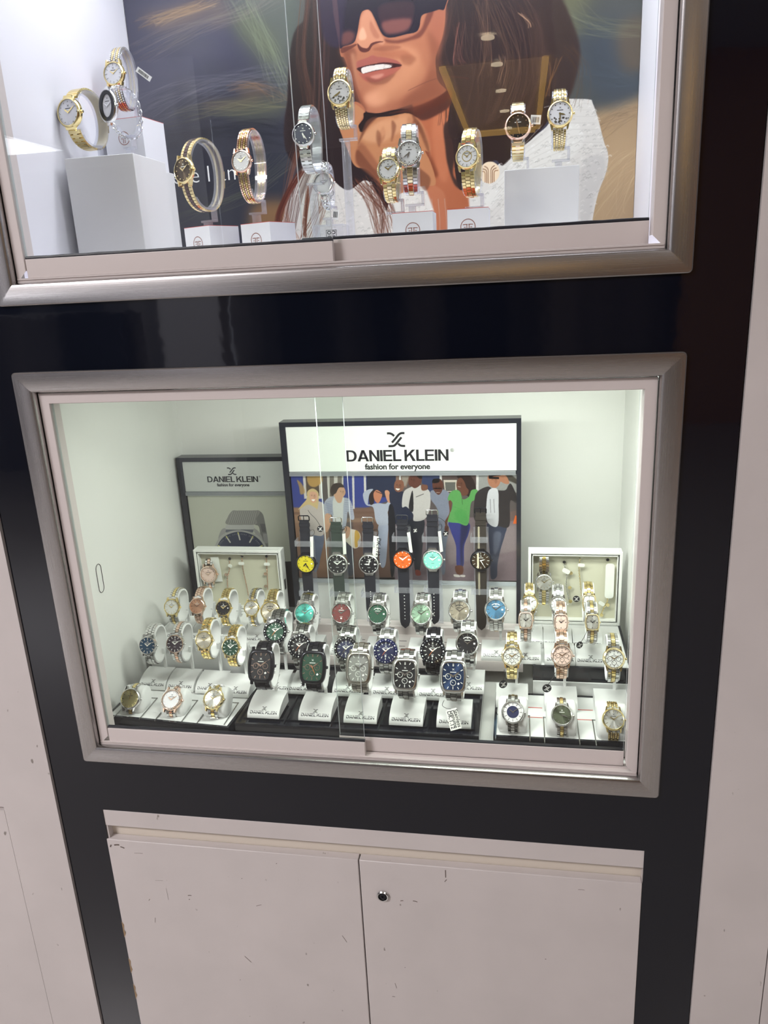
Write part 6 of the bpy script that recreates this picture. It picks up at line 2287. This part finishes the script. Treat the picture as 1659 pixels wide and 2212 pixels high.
def bracelet(label, pts, mname, charms=(), tagp=None, pin=True, tagsz=(.010, .0055)):
    """chain of small links along pts with charms"""
    p0 = pts[0]
    t = thing('chain_bracelet', label, 'bracelet', p0)
    Q = [tuple(a - b for a, b in zip(p, p0)) for p in pts]
    C_ = catmull3(Q, 10)
    Lr = np.concatenate([[0], np.cumsum([math.dist(a, b) for a, b in zip(C_, C_[1:])])])
    n = int(Lr[-1] / .0022)
    mb = MB()
    for i in range(n):
        s_ = (i + .5) / n * Lr[-1]
        c = [np.interp(s_, Lr, [q[k] for q in C_]) for k in range(3)]
        c2 = [np.interp(s_ + .0005, Lr, [q[k] for q in C_]) for k in range(3)]
        d = (Vector(c2) - Vector(c)).normalized()
        u = Vector((0, 1, 0)) if i % 2 else d.cross(Vector((0, 1, 0)))
        mb.tube([tuple(Vector(c) + d * .0016 * math.cos(a) + u * .0009 * math.sin(a)) for a in [k * math.pi / 4 for k in range(8)]], .00042, 5, 0, None, True)
    obj('chain', mb.mesh('chain', mname), t)
    for (f, dx) in charms:
        c = [np.interp(f * Lr[-1], Lr, [q[k] for q in C_]) for k in range(3)]
        mb = MB()
        M = Matrix.Translation((c[0] + dx, c[1] - .001, c[2] - .002)) @ Matrix.Rotation(math.radians(90), 4, 'X')
        mb.lathe([(.0028, -.0004), (.0028, .0004)], 14, 0, M, (True, True))
        obj('charm', mb.mesh('charm', 'gold' if mname != 'rose' else 'rose'), t)
    if pin:
        mb = MB().lathe([(.0024, 0), (.0018, .0014), (0, .0016)], 14, 0, Matrix.Translation((0, .002, .003)) @ Matrix.Rotation(math.radians(90), 4, 'X'))
        obj('pin', mb.mesh('pin', 'cord_black'), t)
    if tagp:
        mb = MB()
        M = Matrix.Translation((tagp[0], -.0022, tagp[1])) @ Matrix.Rotation(tagp[2], 4, 'Y')
        a, b = tagsz[0] / 2, tagsz[1] / 2
        o_ = rrect(-a, a, -b, b, 0, min(a, b) * .8)
        mb.prism([(x, z) for q in o_ for x, z in q], -.0002, .0002, 0, M @ Matrix.Rotation(math.radians(90), 4, 'X'))
        obj('tag', mb.mesh('tag', 'tag_white'), t)
    return t


yb = .3075
bracelet('rose charm bracelet beside the watch in the left gift box', [(.1125, yb, -.3500), (.1105, yb, -.366), (.1055, yb, -.380), (.1040, yb, -.400)], 'rose', ((.45, -.004),), (.001, -.008, .5), True, (.007, .006))
bracelet('rose chain bracelet in the middle of the left gift box', [(.1345, yb, -.3450), (.1345, yb, -.365), (.1370, yb, -.388), (.1390, yb, -.412)], 'rose', (), (-.001, -.0085, 0))
bracelet('rose charm bracelet at the right of the left gift box', [(.1765, yb, -.3450), (.1760, yb, -.362), (.1750, yb, -.380), (.1735, yb, -.400)], 'rose', ((.45, -.003), (.85, -.003)), (.001, -.009, 0))
yb = .2945
bracelet('two-tone charm bracelet nearest the watch in the right gift box', [(.6515, yb, -.3430), (.6555, yb, -.360), (.6555, yb, -.380), (.6600, yb, -.402)], 'steel', ((.2, .007), (.6, .005), (.98, .002)), (.003, -.010, .5), True, (.012, .007))
bracelet('gold and silver chain bracelet in the middle of the right gift box', [(.6745, yb, -.3340), (.6735, yb, -.350), (.6755, yb, -.370), (.6790, yb, -.398)], 'gold_pale', (), (.002, -.009, .1))
bracelet('gold star charm bracelet under the long white card', [(.7160, yb, -.3950), (.7165, yb, -.402), (.7120, yb, -.412), (.7080, yb, -.424)], 'gold', ((.35, .002), (.95, 0)), (-.008, -.010, .6), False)
t = thing('bracelet_card', 'long white rounded card hanging at the right of the right gift box', 'card', (.7185, .2925, -.3400))
o_ = rrect(-.0065, .0065, -.056, 0, 0, .0045)
obj('card', MB().prism([(x, z) for q in o_ for x, z in q], -.0003, .0003, 0, Matrix.Rotation(math.radians(90), 4, 'X')).mesh('card', 'tag_white'), t)
obj('pin', MB().lathe([(.0024, 0), (.0018, .0014), (0, .0016)], 14, 0, Matrix.Translation((-.0035, .004, .0045)) @ Matrix.Rotation(math.radians(90), 4, 'X')).mesh('pin', 'cord_black'), t)
watch('L5', 'rose watch with pale gem-marked dial hung in the left gift box', 50, 12, 'pink', case='rose', links=('steel', 'rose'), bezel='gem', mark='gems', hands='rose', date=False, bw=.46)
watch('R5', 'steel and gold watch with silver dial hung in the right gift box', 74, 14, 'silver', case='steel', links=('steel', 'gold'), mark='thin', hands='gold', date=False, bw=.60)
hang_tag('small white price tag behind the watch in the left gift box', (.0865, .3085, -.3440), None, .014, .044, (0, -.06, 0))
seal_tag('round black tag lying in the right gift box', (.6705, .2935, -.3985))
seal_tag('black oval tag beside the small two-tone barrel watch', (.6660, .1540, -.4060), (0, .5, .5), .0050, pts=[(0, 0, .005), (.001, 0, .012), (.004, .004, .020)])
seal_tag('black tag at the strap of the gold chronograph in the right tray', (.5640, .1085, -.4450), (0, 0, .4), .0058, pts=[(0, 0, .0055), (.002, .002, .012), (.004, .006, .018)])
seal_tag('black tag at the strap of the rose-gold chronograph', (.6215, .1045, -.4460), (0, .3, .2), .0060, pts=[(0, 0, .006), (.003, .001, .014), (.006, .006, .022)])
hang_tag('small white printed price tag hanging from the silver blue-dial chronograph', (.4995, .0420, -.4460), [(0, 0, 0), (-.006, 0, .003), (-.010, .003, .008), (-.007, .008, .014)], .0145, .026, (math.radians(-38), -.30, .1), ['Stainless', 'Genuine', 'DK.1.12'])

# ================================================================== upper case
UZ = .1012   # floor


def pedestal(label, x0, x1, y0, y1, zb, zt, rot=0, mname='pedestal_white', name='pedestal', cat='pedestal'):
    t = thing(name, label, cat, ((x0 + x1) / 2, (y0 + y1) / 2, zb), (0, 0, math.radians(rot)))
    o = obj('block', MB().box(-(x1 - x0) / 2, (x1 - x0) / 2, -(y1 - y0) / 2, (y1 - y0) / 2, 0, zt - zb).mesh('block', mname), t)
    bevel(o, .0008)
    return t


pedestal('tall plain white pedestal at the left of the upper case', .0205, .1140, .150, .242, UZ, .2475)
pedestal('plain white pedestal behind the tall left one', .0100, .0860, .254, .330, UZ, .2450)
pedestal('plain white pedestal at the right of the upper case', .5660, .6545, .200, .285, UZ, .2020)


def logo_box(label, xc, yc, w_, dpt, zb, zt, rot=0, logoz=None):
    t = thing('logo_block', label, 'display block', (xc, yc, zb), (0, 0, math.radians(rot)))
    h = zt - zb
    o = obj('block', MB().box(-w_ / 2, w_ / 2, -dpt / 2, dpt / 2, 0, h - .0006).mesh('block', 'card_white'), t)
    obj('red_edge', MB().box(-w_ / 2, w_ / 2, -dpt / 2, dpt / 2, h - .0006, h).mesh('red_edge', 'card_red'), t)
    # round mark: ring and two mirrored T-like strokes
    V, F = [], []

    def addv(g):
        v, f = g
        F.extend(tuple(i + len(V) for i in ff) for ff in f)
        V.extend(v)
    R_ = .0082
    addv(ribbon([(R_ * math.cos(a), R_ * math.sin(a)) for a in [math.pi * k / 12 for k in range(25)]], .0009))
    for sg in (-1, 1):
        addv(ribbon([(sg * .0058, .0024), (sg * .0034, .0026), (sg * .0004, .0026)], .0009))
        addv(ribbon([(sg * .0013, .0026), (sg * .0013, -.0018), (sg * .0013, -.0062)], .0009))
        addv(ribbon([(sg * .0048, -.0004), (sg * .0026, -.0004)], .0008))
    zc = (logoz if logoz is not None else zt - .020) - zb
    obj('mark', flat_to_mesh([(V, F)], lambda x, z: (x, -dpt / 2 - .0002, z + zc), 'mark', 'ink_red'), t)
    return t


logo_box('white block with round red-brown mark behind the tall left pedestal', .0500, .2960, .0600, .058, .2452, .3110, -6, .2860)
logo_box('white logo block under the brown-dial gold watch', .2060, .148, .047, .047, UZ, .1560, -28)
logo_box('white logo block under the rose-gold watch', .2790, .150, .047, .047, UZ, .1560, -24)
logo_box('white logo block under the silver and gold pair of watches', .4625, .140, .0470, .040, UZ, .1560)
logo_box('white logo block under the gold ringed-dial watch', .5265, .140, .0470, .044, UZ, .1560)

for k, lb, H, D, top, kw in (
        ('U1', 'gold watch with pale dial at the far left above the tall pedestal', 72, 64, .2477, dict(dial='pearl', case='gold', markm='steel_dark', links=('gold', 'gold_pale'), lk='bars', mark='gems', hands='gold', bw=.52)),
        ('U3', 'silver bangle watch with wide black oval rim in front of the left logo block', 62, 60, .2477, dict(dial='pearl', case='steel', markm='steel_dark', links=('steel', 'steel'), lk='chain', mark='none', hands='steel', bw=.30, hr=1.42)),
        ('U4', 'gold watch with dark brown dial and brown-link bracelet, turned to the left', 84, 62, .1562, dict(dial='brown', case='gold', links=('gold', 'brown_link'), lk='three', mark='gems', hands='gold', bw=.50)),
        ('U5', 'rose-gold watch with round white dial on a clear stand', 84, 52, .1562, dict(dial='pearl', case='rose', markm='steel_dark', links=('rose', 'gold'), lk='five', mark='gems', hands='gold', bw=.56)),
        ('U9', 'gold watch with patterned pearl dial, lower of the overlapping pair', 60, 46, .1562, dict(dial='pearl', case='gold', markm='steel_dark', links=('gold', 'gold_pale'), lk='three', mark='gems', hands='gold', bw=.56, bezel='gem')),
        ('U10', 'silver watch with patterned pearl dial, upper of the overlapping pair', 78, 50, .1562, dict(dial='pearl', case='steel', markm='steel_dark', links=('steel', 'gold_pale'), lk='three', mark='gems', hands='steel', bw=.60, bezel='gem', time=(6, 39))),
        ('U11', 'gold watch with a gem ring inside its pearl dial, left of the round emblem', 74, 52, .1562, dict(dial='pearl', case='gold', markm='steel_dark', links=('gold', 'gold'), lk='three', mark='thin', hands='gold', bw=.56, centre='wheel')),
        ('U12', 'rose-gold watch with black mirror dial above the right pedestal', 66, 50, .2022, dict(dial='black', case='rose', links=('gold_pale', 'rose'), lk='bars', mark='gems', hands='rose', bw=.50, time=(11, 28))),
        ('U13', 'gold watch with flower-printed pearl dial above the right pedestal', 68, 48, .2022, dict(dial='pearl', case='gold', markm='steel_dark', links=('gold', 'gold_pale'), lk='five', mark='gems', hands='gold', bw=.52, centre='flowers', time=(3, 30))),
        ('U6', 'silver watch with navy dial on a clear rod left of the glass overlap', 76, 50, UZ, dict(dial='navy', case='steel', links=('steel', 'steel'), lk='bars', mark='gems', hands='steel', bw=.52, time=(5, 24))),
        ('U7', 'gold watch with flower-printed dial on the tallest clear rod', 64, 46, UZ, dict(dial='pearl', case='gold', markm='steel_dark', links=('gold_pale', 'gold_pale'), lk='five', mark='gems', hands='gold', bw=.52, centre='flowers', time=(7, 40))),
        ('U8', 'silver watch with plain pale dial low behind the glass overlap', 56, 40, .1562, dict(dial='pearl', case='steel', markm='steel_dark', links=('steel', 'gold'), lk='chain', mark='none', hands='steel', bw=.40, bezel='gem')),
        ('U2', 'two-tone watch with white dial on the rear left logo block', 80, 46, .3112, dict(dial='pearl', case='gold', markm='steel_dark', links=('steel', 'gold_pale'), lk='five', mark='thin', hands='gold', bw=.54))):
    d = kw.pop('dial')
    t, put, h_, th_ = watch(k, lb, H, D, d, date=False, **kw)
    if k == 'U3':
        mb = MB()
        mb.rings(orings('round', POS[k][3] * .93, POS[k][3] * 1.42 * .95, [(0, .4), (.4, 1.4), (5.6, 1.4), (6.0, .5)]))
        put('rim', mb, 'lacquer_black')
    if k in ('U2', 'U8'):
        zt_ = {'U2': .2477, 'U8': .1530}[k]
        # these two stand low: their bases are the block / slab behind
    lbs = 'clear acrylic stand under the ' + lb.split(' at the')[0].split(' above')[0].split(',')[0].split(' on the')[0].split(' low')[0].split(' in front')[0].split(' on a clear')[0].split(' left of')[0]
    if k == 'U7':
        lbs = 'tallest clear acrylic rod, carrying the flower-dial gold watch'
    if k == 'U13':
        lbs = 'clear acrylic stand under the right flower-dial gold watch'
    acrylic_stand(k, lbs, H, D, kw['bw'], 0, top if k != 'U8' else .1532, 'rod' if k in ('U6', 'U7') else 'hook')

# clear slab with a small printed mark under the low silver watch
t = thing('acrylic_block', 'clear acrylic block with a small printed mark at the glass overlap', 'acrylic block', (.3440, .212, UZ))
obj('block', MB().box(-.0200, .0200, -.018, .018, 0, .0518).mesh('block', 'acrylic'), t)
V, F = [], []
for g in ([(-.0065, -.006), (-.0065, .006), (.0065, .006), (.0065, -.006), (-.0065, -.006)],):
    vs = g
    for a, b in zip(vs, vs[1:]):
        v, f = ribbon([a, b], .0006)
        F += [tuple(i + len(V) for i in ff) for ff in f]
        V += v
for cx_, cz_ in ((-.0028, .0030), (.0028, .0030), (-.0028, -.0028), (.0028, -.0028)):
    v, f = ribbon([(cx_ + .0022 * math.cos(a), cz_ + .0017 * math.sin(a)) for a in [math.pi * k / 5 for k in range(11)]], .0010)
    F += [tuple(i + len(V) for i in ff) for ff in f]
    V += v
obj('mark', flat_to_mesh([(V, F)], lambda x, z: (x + .004, -.0182, z + .0390), 'mark', 'ink_black'), t)

# price tags in the upper case
def barcode_tag(label, p, w_, h_, rot):
    t = thing('price_tag', label, 'price tag', p, rot)
    obj('card', MB().box(-w_ / 2, w_ / 2, -.0002, .0002, -h_ / 2, h_ / 2).mesh('card', 'print_white'), t)
    mb = MB()
    rr = random.Random(label)
    x = -w_ * .36
    while x < w_ * .30:
        b = rr.uniform(.0003, .0008)
        mb.box(x, x + b, -.0004, -.0002, -h_ * .3, h_ * .28)
        x += b + rr.uniform(.0004, .0008)
    obj('barcode', mb.mesh('barcode', 'ink_black'), t)


barcode_tag('white barcode tag sticking out right of the two-tone watch', (.1100, .2180, .3490), .022, .0065, (0, math.radians(38), 0))
barcode_tag('small white barcode tag beside the rose-gold black-dial watch', (.6030, .2080, .2560), .012, .010, (0, math.radians(6), 0))
barcode_tag('small white barcode tag hanging under the low silver watch', (.3560, .1900, .1640), .0075, .012, (0, math.radians(8), 0))
